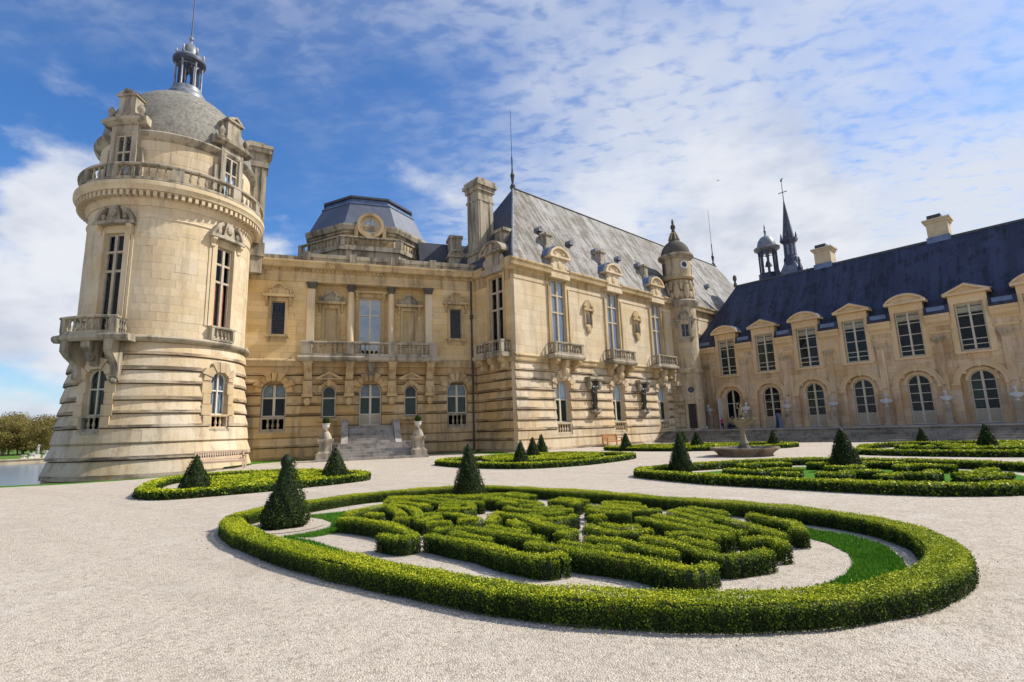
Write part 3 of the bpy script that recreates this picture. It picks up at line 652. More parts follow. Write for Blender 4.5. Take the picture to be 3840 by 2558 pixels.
def aedicule(par, mf, u, z0, z1, w, dark=False, dof=0.0, mat='trim_gold'):
    g = lambda a, d, z: mf(a, d+dof, z)
    b = MB(g); h = w/2
    for q in (-1, 1): b.box(u+q*(h+.1)-.1, u+q*(h+.1)+.1, -.3, .08, z0, z1+.16); console(b, u+q*(h+.32), .14, 0, z1-.35, z1+.3, .28)
    b.box(u-h-.2, u+h+.2, -.3, .075, z1, z1+.28); b.box(u-h-.55, u+h+.55, -.2, .36, z1+.3, z1+.5); b.obj('window_surround', M[mat], par)
    b = MB(g); o = arcpts(u, z1+.92, w*1.1, .42); i_ = arcpts(u, z1+.92, w*.8, .3)
    for k in range(len(o)-1): b.poly([o[k], o[k+1], i_[k+1], i_[k]], -.2, .26)
    b.poly(i_, -.2, .1); b.box(u-w*.5, u+w*.5, -.2, .16, z1+.5, z1+.93)
    for q in (-1, 1): b.ell(u+q*(h+.1), .12, z1+.66, .16, .12, .22, 7, 5); b.ell(u+q*(h+.32), .16, z1+.72, .09, .1, .24, 6, 4)
    b.obj('crest', M['trim' if dark else mat], par)
    b = MB(g); b.box(u-h-.32, u+h+.32, -.3, .26, z0-.2, z0-.03); 
    for q in (-1, 1): console(b, u+q*(h+.12), .18, 0, z0-.55, z0-.2, .2)
    b.box(u-h-.05, u+h+.05, -.2, .06, z0-.5, z0-.2); b.obj('sill', M[mat], par)
for u in (-14.45, -1.58):
    aedicule(cw, flat, u, 8.75, 11.15, .92)
    wo = window(cw, flat, u, 8.75, 11.15, .92, [], [], fm='frame_g', fw=.05, dd=-.16, gm='glass_navy')
    gr = MB(flat)
    for k in range(5): gr.box(u-.32+.16*k-.007, u-.32+.16*k+.007, -.12, -.1, 8.8, 11.1)
    for k in range(6): gr.box(u-.42, u+.42, -.124, -.104, 9.1+.36*k-.006, 9.1+.36*k+.006)
    gr.obj('grille', M['iron'], wo)
for u in (-10.9, -5.15): aedicule(cw, flat, u, 8.6, 10.95, .9, True, -.75)
window(cw, flat, -8.08, 7.1, 11.85, 1.66, [0], [10.55], fm='frame', fw=.09, mu=.1, dd=-.95, gm='glass_sky', back=[('greenish', -.75, .75, 7.2, 11.7)], mid=.14)
sr = MB(flat)
for q in (-1, 1): sr.box(-8.08+q*.95-.12, -8.08+q*.95+.12, -1.0, -.66, 7.1, 11.95); console(sr, -8.08+q*1.0, .2, -.7, 11.6, 12.2, .3)
sr.box(-9.2, -6.95, -1, -.62, 11.9, 12.2); sr.box(-9.35, -6.8, -.98, -.4, 12.2, 12.38); sr.obj('window_surround', M['trim_gold'], cw)
# long balcony
MB(flat).sweep([(0, 6.78), (1.05, 6.72), (1.2, 6.84), (1.24, 7.0), (1.16, 7.1), (0, 7.1)], -12.95, -3.05).obj('balcony_floor', M['trim'], cw)
balustrade(cw, flat, -12.75, -3.25, 1.0, 7.1, 1.04, 30, 'trim', 1, .26, (0, .34, .655, 1), .62, .095)
for uu in (-12.6, -3.4):
    sm = lambda a, b, z, uu=uu: (uu, -a, z)
    balustrade(cw, sm, .05, .85, 0, 7.1, 1.04, 3, 'trim', 1, .26, (), .2, .095)
for u in (-12.3, -9.5, -6.5, -3.7):
    b = MB(flat); console(b, u, .52, .1, 5.45, 6.74, .85); b.box(u-.33, u+.33, .05, .98, 6.6, 6.735); b.ell(u, .72, 6.35, .14, .2, .16); b.obj('balcony_console', M['trim_gold'], cw)
    b = MB(flat); b.box(u-.3, u+.3, .05, .36, 4.5, 5.42); b.ell(u, .34, 4.75, .26, .18, .34); b.ell(u, .3, 3.95, .24, .16, .3); b.box(u-.36, u+.36, .05, .42, 4.28, 4.5); b.obj('carved_bracket', M['trim_gold'], cw)
for i, o in enumerate(bA):
    big_ = o.w > 1.2; ar = MB(flat)
    archring(ar, o.u, o.sp, o.w/2, o.w/2+(.42 if big_ else .26), -.3, .22, 9, True, .2 if big_ else .06)
    ar.obj('arch_surround', M['rust_gold'], cw)
    bot = {0: 2.95, 4: 2.95, 1: 2.85, 3: 2.85, 2: 2.2}[i]
    if big_ and i != 2:
        window(cw, flat, o.u, bot, o.z1-.02, o.w-.04, [0], [4.25], True, -.22, .09, .1, back=[('louvre', -.7, .7, 4.3, None)]+([('greenish', -.7, .7, 2.95, 4.2)] if i == 4 else []), mid=.16)
        balustrade(cw, flat, o.u-.8, o.u+.8, -.08, 1.95, .98, 5, 'trim', 1, .2, (0, 1), .12, .1)
        MB(flat).box(o.u-.85, o.u+.85, -.5, .1, 1.55, 1.95).obj('sill', M['trim'], cw)
    elif i == 2:
        window(cw, flat, o.u, bot, o.z1-.02, o.w-.04, [0], [3.0, 4.25], True, -.22, .09, .1, back=[('louvre', -.7, .7, 4.3, None), ('greenish', -.7, .7, 3.0, 4.2)], mid=.16, solid=3.0, name='entrance_door')
    else:
        window(cw, flat, o.u, bot, o.z1-.02, o.w-.04, [], [4.2], True, -.2, .08, .09, back=[('greenish', -.42, .42, 2.8, None)])
        b = MB(flat); b.box(o.u-.72, o.u+.72, -.3, .34, 2.55, 2.78); b.obj('sill', M['trim_gold'], cw)
        b = MB(flat); ped_tri(b, o.u, 5.5, 1.75, .48, -.05, .34, .13, .1); b.obj('pediment', M['trim_gold'], cw)
b = MB(flat); console(b, -8.0, .5, .1, 5.75, 6.74, .7); b.ell(-8, .62, 6.3, .2, .16, .26); b.obj('carved_shield', M['trim'], cw)
dp = MB(flat).tube([(-.35, .32, .2), (-.35, .32, 6.2), (-.35, .2, 6.6), (-.35, .2, 13.4)], .075, 8); dp.box(-.47, -.23, .1, .4, 10.35, 10.65); dp.obj('downpipe', M['iron'], cw)
# low slate roof with dormer at the right-hand end
rf = MB(flat); rf.sweep([(-3.2, 14.3), (-4.6, 18.2), (-8, 18.6), (-9.5, 14.3)], -3.9, 2.5); rf.obj('rear_roof', M['slate_dark'], cw)
b = MB(flat); u = -.8; b.box(u-.65, u+.65, -5.0, -3.1, 15.5, 16.5); ped_seg(b, u, 16.5, 1.5, .6, -5, -3.0, .14, .12); b.box(u-.5, u+.5, -4.6, -3.2, 17.1, 18.3); b.box(u-.62, u+.62, -4.7, -3.1, 18.3, 18.55); b.obj('dormer', M['trim'], cw)

# ================================================================== OCTAGONAL ROOF PAVILION
pv = thing('octagonal_pavilion', 'octagonal pavilion with blue-grey slate roof and round dormer rising over central wing', 'building', J0, rzB)
PVC = (-8.05, -9.2)
def octo(b, ap, z0, z1, ap1=None):
    ap1 = ap1 or ap; k = 1/math.cos(PI/8)
    b.lathe([(ap*k, z0), (ap1*k, z1)], PVC[0], PVC[1], 8, PI/8)
b = MB(flat); octo(b, 4.9, 14.3, 18.5); b.obj('wall', M['trim_gold'], pv)
b = MB(flat); octo(b, 5.05, 18.4, 18.62); octo(b, 5.25, 18.62, 18.95, 5.4); octo(b, 5.4, 18.95, 19.1); b.obj('cornice', M['trim'], pv)
b = MB(flat); octo(b, 5.15, 19.1, 21.5, 4.05); b.obj('roof', M['slate_mid'], pv)
b = MB(flat); octo(b, 4.12, 21.5, 21.62); octo(b, 3.85, 21.62, 22.1, 3.75); b.obj('roof_band', M['lead_blue'], pv)
b = MB(flat); octo(b, 3.95, 22.1, 22.3); octo(b, 3.85, 22.3, 22.75, 2.4); b.obj('roof_cap', M['slate_dark'], pv)
b = MB(flat); octo(b, 5.75, 14.3, 16.6); octo(b, 5.95, 16.6, 16.85); b.obj('terrace_base', M['trim'], pv)
bm_ = baluster_mesh(.66, M['trim'], .085)
for k in range(8):
    a = -PI/2+k*PI/4; ca, sa = math.cos(a), math.sin(a); ap = 5.78; hl = ap*math.tan(PI/8)
    def om(u, d, z, ca=ca, sa=sa): x = PVC[0]+ca*(d)-sa*u; y = -PVC[1]+sa*(d)+ca*u; return (x, y, z)
    if k in (2, 3, 4, 5, 6): 
        MB(om).box(-hl, hl, ap-.12, ap+.12, 16.85, 17.8).obj('parapet', M['trim'], pv); continue
    balustrade(pv, om, -hl, hl, ap, 16.85, .95, 12, 'trim', 1, .22, (0, 1), .35, .085)
zc = 19.05; om = lambda u, d, z: (PVC[0]+u, -PVC[1]-5.05-d, z)
b = MB(om)
for i in range(20):
    a0, a1 = 2*PI*i/20, 2*PI*(i+1)/20
    for r0_, r1_, dd_ in ((.68, .86, .3), (.86, 1.12, .42)): b.poly([(r0_*math.cos(a0), zc+r0_*math.sin(a0)), (r1_*math.cos(a0), zc+r1_*math.sin(a0)), (r1_*math.cos(a1), zc+r1_*math.sin(a1)), (r0_*math.cos(a1), zc+r0_*math.sin(a1))], -1.4, dd_)
b.box(-1.3, -1.0, -1, .35, 17.6, 18.9); b.box(1.0, 1.3, -1, .35, 17.6, 18.9); b.obj('oculus_dormer', M['trim_gold'], pv)
ow = MB(om)
for i in range(20):
    a0, a1 = 2*PI*i/20, 2*PI*(i+1)/20; ow.poly([(.6*math.cos(a0), zc+.6*math.sin(a0)), (.7*math.cos(a0), zc+.7*math.sin(a0)), (.7*math.cos(a1), zc+.7*math.sin(a1)), (.6*math.cos(a1), zc+.6*math.sin(a1))], .1, .18)
for q in (-.2, .2): ow.box(q-.03, q+.03, .1, .17, zc-.6, zc+.6)
ow = ow.obj('round_window', M['frame_w'], pv)
MB(om).poly([(.62*math.cos(2*PI*i/20), zc+.62*math.sin(2*PI*i/20)) for i in range(20)], .12, .13).obj('pane', M['glass_sky'], ow)
MB(om).poly([(.66*math.cos(2*PI*i/20), zc+.66*math.sin(2*PI*i/20)) for i in range(20)], -.2, -.1).obj('backing', M['interior'], ow)
MB(flat).lathe([(.03, 14.5), (.015, 24.5)], -12.3, -12, 5).obj('lightning_rod', M['iron'], pv)

# ================================================================== MAIN BLOCK (steep lichened roof)
mb_ = thing('main_block', 'tall sunlit stone block with steep lichened slate roof, stone dormers and small balconies', 'building', P0, rzM)
WU = [4.75, 11.8, 18.72]
def rmap(u, d, z): return (-d, -u, z)
mA = [Op(u, 1.7, 1.1, 5.45, True) for u in WU]
courses(mb_, flat, -.14, 21.9, ROWS, mA, lambda z: .14-.012*z, M['rust'], 2.6, 31, .45, .085, False, 130, 'rusticated_block', True)
courses(mb_, rmap, -5.2, -.3, ROWS, [], lambda z: .14-.012*z, M['rust_gold'], 2.2, 32, .45, .085, False, 60, 'rusticated_block', True)
MB().box(.7, 45.9, .7, 9.5, -.05, 13.9).obj('core', M['interior'], mb_)
mU = [Op(u, 1.9, 7.1, 13.35) for u in WU]
URM = [7.1+.56*i for i in range(11)]
courses(mb_, flat, 0, 21.9, URM, mU, lambda z: 0, M['stone'], 1.5, 33, .32, 0, False, 190, gap=.003)
rU = [Op(-2.05, 1.8, 7.1, 13.3)]
courses(mb_, rmap, -5.2, -.32, URM, rU, lambda z: 0, M['stone_gold'], 1.4, 34, .32, 0, False, 60, gap=.003)
MB(flat).box(21.9, 46, -.32, 0, 6, 12.7).obj('rear_wall', M['stone'], mb_)
MB(flat).box(45.7, 46, -9.9, -.32, 0, 12.7).obj('end_wall', M['stone'], mb_); MB(flat).box(0, 46, -10, -9.7, 0, 12.7).obj('back_wall', M['stone'], mb_)
MB().box(0, .32, 5.2, 9.7, 0, 12.7).obj('side_wall', M['stone'], mb_)
SP = [(-.3, 6.45), (.12, 6.45), (.16, 6.55), (.16, 6.75), (.24, 6.88), (.2, 6.98), (0, 7.1), (-.3, 7.1)]
MB(flat).sweep(SP, -.2, 21.9).obj('string_course', M['trim_gold'], mb_); MB(rmap).sweep(SP, -5.2, -.3).obj('string_course', M['trim_gold'], mb_)
MU0 = [0]+[x for u in WU for x in (u-1.0, u+1.0)]+[46]
for a, b_ in zip(MU0[::2], MU0[1::2]):
    MB(flat).box(a, b_, -.35, .05, 12.70, 13.0).obj('architrave', M['stone'], mb_)
    MB(flat).box(a, b_, -.35, .03, 13.0, 13.32).obj('frieze', M['trim_gold'], mb_)
    MB(flat).sweep([(-.4, 13.32), (.05, 13.32), (.08, 13.5), (.4, 13.6), (.46, 13.85), (.55, 14.0), (.55, 14.12), (.3, 14.22), (-.4, 14.22)], a-(.55 if a == 0 else 0), b_).obj('cornice', M['trim_gold'], mb_)
for a, b_ in ((-9.9, -3.2), (-.9, -.4)):
    MB(rmap).box(a, b_, -.35, .05, 12.70, 13.32).obj('architrave', M['trim_gold'], mb_)
    MB(rmap).sweep([(-.4, 13.32), (.05, 13.32), (.08, 13.5), (.4, 13.6), (.46, 13.85), (.55, 14.0), (.55, 14.12), (.3, 14.22), (-.4, 14.22)], a, b_).obj('cornice', M['trim_gold'], mb_)
# roof: flared hipped
def ring_rect(x0, x1, y0, y1, z): return [(x0, y0, z), (x1, y0, z), (x1, y1, z), (x0, y1, z)]
R_ = [ring_rect(-.25, 46.25, -.25, 10.25, 14.2), ring_rect(.25, 45.75, .3, 9.7, 15.2), [(4.85, 4.97, 23.15), (42.9, 4.97, 23.15), (42.9, 5.03, 23.15), (4.85, 5.03, 23.15)]]
def roofside(name, idx, mat):
    b = MB()
    for lo_, hi_ in ((0, 1), (1, 2)):
        i, j = idx; b.add([R_[lo_][i], R_[lo_][j], R_[hi_][j], R_[hi_][i]], [(0, 1, 2, 3)])
    return b.obj(name, M[mat], mb_)
roofside('front_roof_slope', (0, 1), 'slate_light'); roofside('hip_end', (3, 0), 'slate_dark'); roofside('hip_end', (1, 2), 'slate_light'); roofside('rear_roof_slope', (2, 3), 'slate_dark')  # left hip slope is unlit: its shade is put into the darker slate colour
b = MB(); b.tube([(4.6, 5, 23.2), (43.1, 5, 23.2)], .13, 6); b.obj('ridge', M['lead_dark'], mb_)
b = MB(); b.tube([(.25, .3, 15.25), (4.8, 4.95, 23.15)], .09, 6); b.tube([(-.2, -.22, 14.25), (.25, .3, 15.25)], .09, 6); b.obj('hip_flashing', M['lead'], mb_)
for x, zt in ((4.85, 31.0), (42.4, 31.4)):
    b = MB(); b.lathe([(.22, 23.1), (.25, 23.4), (.1, 23.7), (.16, 24.2), (.22, 24.45), (.1, 24.7), (.06, 25.2), (.07, 26.2), (.03, 26.4), (.02, zt)], x, 5, 8); b.obj('roof_finial', M['iron'], mb_)
roof_y = lambda z: .3+(z-15.2)*(4.67/7.95)
for u, z in ((4.7, 17.9), (8.2, 17.4), (11.7, 17.4), (15.2, 17.4), (18.4, 17.35), (8.0, 19.9), (29, 17.6), (33, 17.6)):
    if z > 19: continue
    y = roof_y(z); b = MB()
    b.add([(u-.34, y-.02, z), (u+.34, y-.02, z), (u+.34, y-.5+.0, z+.05), (u-.34, y-.5, z+.05), (u-.3, y-.5, z+.5), (u, y-.55, z+.72), (u+.3, y-.5, z+.5), (u, y+.45, z+.75), (u-.34, y+.3, z+.5), (u+.34, y+.3, z+.5)], [(3, 2, 6, 5, 4), (0, 3, 4, 8), (1, 9, 6, 2), (4, 5, 7, 8), (5, 6, 9, 7)])
    b.v = [(u+(x-u)*.72, y+(yy2-y)*.72, z+(zz2-z)*.72) for x, yy2, zz2 in b.v]; b.obj('lucarne', M['lead'], mb_)
# windows, balconies, dormers of the long front
for i, u in enumerate(WU):
    window(mb_, flat, u, 7.1, 13.3, 1.66, [0], [10.6, 12.0], fm='frame_g', fw=.12, mu=.14, dd=-.1, depth=.16, back=[('blind', -.72, .72, 7.2, 13.2)], mid=.18)
    sr = MB(flat)
    for q in (-1, 1): sr.box(u+q*.93-.12, u+q*.93+.12, -.3, .06, 7.1, 13.2); sr.box(u+q*1.16-.07, u+q*1.16+.07, -.2, .12, 7.1, 12.7)
    sr.obj('window_surround', M['trim_gold'], mb_)
    MB(flat).sweep([(.05, 6.82), (.95, 6.78), (1.06, 6.88), (1.08, 7.02), (1.0, 7.12), (.05, 7.12)], u-1.75, u+1.75).obj('balcony_floor', M['trim'], mb_)
    balustrade(mb_, flat, u-1.6, u+1.6, .88, 7.12, .92, 10, 'trim', 1, .22, (0, 1), .22, .085)
    for q in (-1, 1):
        sm = lambda a, b, z, q=q, u=u: (u+q*1.49, -a, z)
        balustrade(mb_, sm, .05, .76, 0, 7.12, .92, 3, 'trim', 1, .22, (), .2, .085)
        cb = MB(flat); console(cb, u+q*1.25, .34, .1, 5.9, 6.8, .85); cb.ell(u+q*1.25, .8, 6.62, .17, .16, .14); cb.obj('balcony_console', M['trim_gold'], mb_)
    ar = MB(flat); archring(ar, u, 4.6, .85, 1.22, -.35, .18, 9, False, .22); console(ar, u, .42, .1, 5.2, 6.75, .6); ar.ell(u, .5, 5.9, .3, .22, .35); ar.obj('arch_surround', M['rust'], mb_)
    window(mb_, flat, u, 2.0, 5.43, 1.66, [0], [3.75], True, -.32, .1, .1, fm='frame', back=[('blind', -.75, .75, 3.8, None), ('greenish', -.75, .75, 2.0, 3.7)], mid=.15)
    balustrade(mb_, flat, u-.84, u+.84, -.05, 1.12, .86, 6, 'rust', 1, .2, (0, 1), .12, .09)
    # dormer
    dm = MB(flat); dm.box(u-1.08, u+1.08, -.8, .42, 13.32, 13.95); dm.box(u-1.14, u+1.14, -.8, .5, 13.9, 14.0)
    dm.poly([(u-.9, 14.0), (u+.9, 14.0), (u+.72, 14.35), (u+.62, 15.0), (u-.62, 15.0), (u-.72, 14.35)], -1.6, .34)
    for q in (-1, 1): dm.ell(u+q*.78, .2, 14.3, .22, .2, .28); dm.ell(u+q*.66, .25, 14.85, .14, .16, .2)
    dm.ell(u, .34, 14.45, .3, .1, .36); ped_seg(dm, u, 15.0, 2.3, .82, -2.2, .46, .18, .16)
    for q in (-1, 1): dm.ell(u+q*.45, .36, 15.38, .16, .12, .12)
    dm.obj('dormer', M['stone'], mb_)
    tp = MB(flat); tp.box(u-.3, u+.3, -1.4, -.7, 15.8, 17.3); tp.box(u-.42, u+.42, -1.5, -.6, 17.3, 17.5); tp.box(u-.36, u+.36, -1.45, -.65, 16.0, 16.2); tp.ell(u-.4, -.7, 16.1, .16, .16, .3); tp.ell(u+.4, -.7, 16.1, .16, .16, .3); tp.obj('dormer_crest', M['trim'], mb_)
    hood = MB(flat); o = arcpts(u, 15.2, 2.5, .95, 10)
    for k in range(10): hood.poly([o[k], o[k+1], (o[k+1][0], o[k+1][1]-.08), (o[k][0], o[k][1]-.08)], -2.6, .2)
    hood.obj('dormer_roof', M['lead_blue'], mb_)
for u in (8.28, 15.25):
    b = MB(flat); b.box(u-.62, u+.62, -.1, .24, 11.2, 11.4); b.poly([(u-.5, 11.4), (u+.5, 11.4), (u+.4, 11.9), (u+.12, 12.15), (u-.12, 12.15), (u-.4, 11.9)], -.1, .14)
    for q in (-1, 1): b.ell(u+q*.45, .14, 11.58, .2, .12, .16); b.ell(u+q*.42, .08, 10.4, .1, .1, .7); console(b, u+q*.5, .16, 0, 10.8, 11.2, .2)
    b.ell(u, .1, 9.6, .3, .12, .32); b.ell(u, .1, 9.85, .42, .1, .2); b.obj('cartouche', M['trim_gold'], mb_)
    b = MB(flat); b.ell(u, .06, 10.45, .3, .1, .5, 12, 7); b.obj('oval_medallion', M['dark_stone'], mb_)
    b = MB(flat); b.box(u-.85, u+.85, -.1, .62, 5.42, 5.6); b.box(u-.7, u+.7, -.1, .5, 5.3, 5.42)
    for q in (-1, 1): b.ell(u+q*.62, .3, 4.95, .2, .26, .4); 
    b.ell(u, .4, 5.72, .3, .2, .18); b.obj('statue_canopy', M['trim'], mb_)
    b = MB(flat); b.box(u-.45, u+.45, 0, .55, 2.75, 2.95); console(b, u, .7, 0, 2.35, 2.75, .5); b.obj('statue_bracket', M['trim'], mb_)
# return face: window, balcony, dormer, chimney
u = -2.05
window(mb_, rmap, u, 7.1, 13.25, 1.6, [0], [10.65, 12.0], fm='frame_g', fw=.12, mu=.14, dd=-.12, depth=.16, back=[('red', .5, .72, 7.2, 13.1), ('red', -.2, -.05, 7.2, 11.9)], mid=.2)
sr = MB(rmap)
for q in (-1, 1): sr.box(u+q*.93-.13, u+q*.93+.13, -.3, .06, 7.1, 13.2)
sr.box(u-1.1, u+1.1, -.3, .08, 13.2, 13.5); sr.obj('window_surround', M['trim_gold'], mb_)
MB(rmap).sweep([(.05, 6.82), (.95, 6.78), (1.06, 6.88), (1.08, 7.02), (1.0, 7.12), (.05, 7.12)], u-1.75, u+1.75).obj('balcony_floor', M['trim'], mb_)
balustrade(mb_, rmap, u-1.6, u+1.6, .88, 7.12, .92, 10, 'trim', 1, .22, (0, 1), .26, .085)
for q in (-1, 1):
    sm = lambda a, b, z, q=q, u=u: rmap(u+q*1.49, a, z)
    balustrade(mb_, sm, .05, .76, 0, 7.12, .92, 3, 'trim', 1, .22, (), .2, .085)
for q in (-1, 0, 1):
    cb = MB(rmap); console(cb, u+q*1.2, .4, .1, 5.9, 6.8, .8); cb.ell(u+q*1.2, .5, 6.2, .24, .2, .26); cb.obj('balcony_console', M['trim_gold'], mb_)
dm = MB(rmap); dm.box(u-1.15, u+1.15, -.8, .42, 13.42, 13.9); dm.poly([(u-.95, 13.9), (u+.95, 13.9), (u+.8, 15.0), (u-.8, 15.0)], -1.6, .3)
for q in (-1, 1): dm.ell(u+q*.95, .2, 14.4, .26, .2, .4)
ped_seg(dm, u, 15.0, 2.6, .85, -2.2, .5, .18, .16)
for q in (-1, 1): dm.ell(u+q*.5, .36, 15.4, .18, .14, .14)
dm.obj('dormer', M['trim'], mb_)
tp = MB(rmap); tp.box(u-.5, u+.5, -1.4, -.5, 15.9, 17.0); tp.box(u-.62, u+.62, -1.5, -.4, 17.0, 17.25); tp.obj('dormer_crest', M['trim'], mb_)
ch = MB(); X, Y = 1.15, 5.2
ch.box(X-.85, X+.85, Y-.85, Y+.85, 13.5, 15.9); ch.box(X-.97, X+.97, Y-.97, Y+.97, 15.9, 16.3); ch.box(X-.78, X+.78, Y-.78, Y+.78, 16.3, 21.6); ch.box(X-.86, X+.86, Y-.86, Y+.86, 20.6, 20.8); ch.box(X-.92, X+.92, Y-.92, Y+.92, 21.5, 21.9); ch.box(X-1.08, X+1.08, Y-1.08, Y+1.08, 21.9, 22.2); ch.box(X-.98, X+.98, Y-.98, Y+.98, 22.2, 22.5); ch.box(X-.6, X+.6, Y-.6, Y+.6, 22.5, 22.8)
for q in (-.5, .5): ch.box(X+q-.14, X+q+.14, Y-.83, Y+.83, 16.4, 20.6); ch.box(X-.83, X+.83, Y+q-.14, Y+q+.14, 16.4, 20.6)
ch.obj('chimney', M['trim'], mb_)

# ================================================================== STAIR TURRET in the corner
tu = thing('stair_turret', 'slim round stair turret with small stone dome in the corner beside the blue-roofed wing', 'turret', (*toM(23.0, .25), 0), rzM)
def umap(u, d, z): th = rad(-138)+u/1.5; r = 1.5+d; return (r*math.cos(th), r*math.sin(th), z)
tops = [Op(0, .78, .95, 3.5), Op(0, .8, 10.15, 11.45)]
courses(tu, umap, -3.1, 3.1, [.9+.62*i for i in range(22)], tops, lambda z: 0, M['turret'], 1.3, 41, .3, 0, True, 200, gap=.004)
MB().lathe([(1.2, .5), (1.2, 13.5)], 0, 0, 20).obj('core', M['interior'], tu); MB().lathe([(1.22, 13.5), (1.22, 18.5)], 0, 0, 20).obj('upper_core', M['turret'], tu)
CU = 2*PI*1.5
def tring(name, prof, mat): MB(umap).sweep(prof, -CU/2, CU/2, 28).obj(name, M[mat], tu, True)
tring('plinth', [(-.2, .5), (.12, .5), (.12, 1.0), (.02, 1.15), (-.2, 1.15)], 'trim'); tring('string_course', [(-.2, 6.5), (.08, 6.5), (.14, 6.75), (.1, 6.95), (0, 7.05), (-.2, 7.05)], 'turret')
tring('cornice', [(-.2, 13.2), (.05, 13.2), (.2, 13.45), (.32, 13.6), (.36, 13.85), (.2, 14.0), (-.2, 14.0)], 'trim')
b = MB(umap)
for k in range(9):
    u = -CU/2+CU*k/9; b.ell(u, .0, 14.9, .34, .13, .85, 8, 5); b.ell(u+.5, .05, 15.5, .2, .12, .5, 7, 5); b.ell(u+.5, .0, 14.5, .26, .1, .4, 7, 5); b.ell(u, .08, 15.75, .16, .12, .2, 7, 5)
b.obj('carved_collar', M['turret'], tu, True)
tring('neck_cornice', [(-.3, 16.2), (.02, 16.2), (.14, 16.4), (.1, 16.6), (-.3, 16.6)], 'turret')
MB(umap).box(-CU/2, CU/2, -.35, -.08, 16.6, 18.5, 24).obj('drum', M['turret'], tu, True)
tring('dome_cornice', [(-.4, 18.4), (-.02, 18.4), (.1, 18.6), (.3, 18.72), (.3, 18.92), (.1, 19.0), (-.4, 19.0)], 'trim')
MB().lathe([(1.5, 18.95)]+[(1.5*math.cos(a), 18.95+1.75*math.sin(a)) for a in np.linspace(.1, 1.15, 8)]+[(.5, 20.75), (.55, 20.9), (.4, 21.1), (.22, 21.6), (.16, 22.0), (.26, 22.15), (.24, 22.4), (.1, 22.6), (.14, 22.8), (.03, 23.2)], 0, 0, 20).obj('dome', M['dark_stone'], tu, True)
for k in range(8): b = MB().tube([(.55*math.cos(k*PI/4), .55*math.sin(k*PI/4), 20.75), (.45*math.cos(k*PI/4), .45*math.sin(k*PI/4), 21.1), (.24*math.cos(k*PI/4), .24*math.sin(k*PI/4), 21.6)], .09, 5).obj('dome_scroll', M['turret'], tu)
def disc(r0_, r1_, zc, mf, d0, d1, uo=0, N=16):
    b = MB(mf)
    for i in range(N):
        a0, a1 = 2*PI*i/N, 2*PI*(i+1)/N; b.poly([(uo+r0_*math.cos(a0), zc+r0_*math.sin(a0)), (uo+r1_*math.cos(a0), zc+r1_*math.sin(a0)), (uo+r1_*math.cos(a1), zc+r1_*math.sin(a1)), (uo+r0_*math.cos(a1), zc+r0_*math.sin(a1))], d0, d1)
    return b
uu = .5
o = disc(.28, .46, 17.65, umap, -.2, .04, uu).obj('bullseye', M['marble'], tu)
MB(umap).poly([(uu+.29*math.cos(2*PI*i/16), 17.65+.29*math.sin(2*PI*i/16)) for i in range(16)], -.06, -.02).obj('pane', M['slate_blue'], o)
for q in (-1.9, 2.6): MB(umap).box(q-.25, q+.25, -.3, .02, 16.9, 18.1).obj('blind_opening', M['dark_stone'], tu)
window(tu, umap, 0, 10.15, 11.45, .8, [0], [10.8], fm='frame', fw=.04, mu=.03, dd=-.06, depth=.05, gm='glass_navy')
aedicule(tu, umap, 0, 10.15, 11.45, .8, True, 0, 'trim')
o = disc(.3, .52, 4.85, umap, -.1, .1).obj('bullseye', M['turret'], tu); MB(umap).poly([(.31*math.cos(2*PI*i/16), 4.85+.31*math.sin(2*PI*i/16)) for i in range(16)], .005, .02).obj('pane', M['slate_dark'], o)
b = MB(umap)
for q in (-1, 1): b.box(q*.5-.11, q*.5+.11, -.2, .1, .95, 3.5)
b.box(-.62, .62, -.2, .12, 3.5, 3.75); b.box(-.85, .85, -.2, .3, 3.9, 4.1); b.box(-.6, .6, -.2, .1, 3.75, 3.9); b.obj('door_surround', M['turret'], tu)
d = MB(umap).box(-.4, .4, -.22, -.14, .95, 3.5).obj('door', M['door'], tu)
for z in (1.2, 2.1, 2.9):
    for q in (-.2, .2): MB(umap).box(q-.14, q+.14, -.15, -.12, z, z+.55).obj('door_panel', M['door'], d)

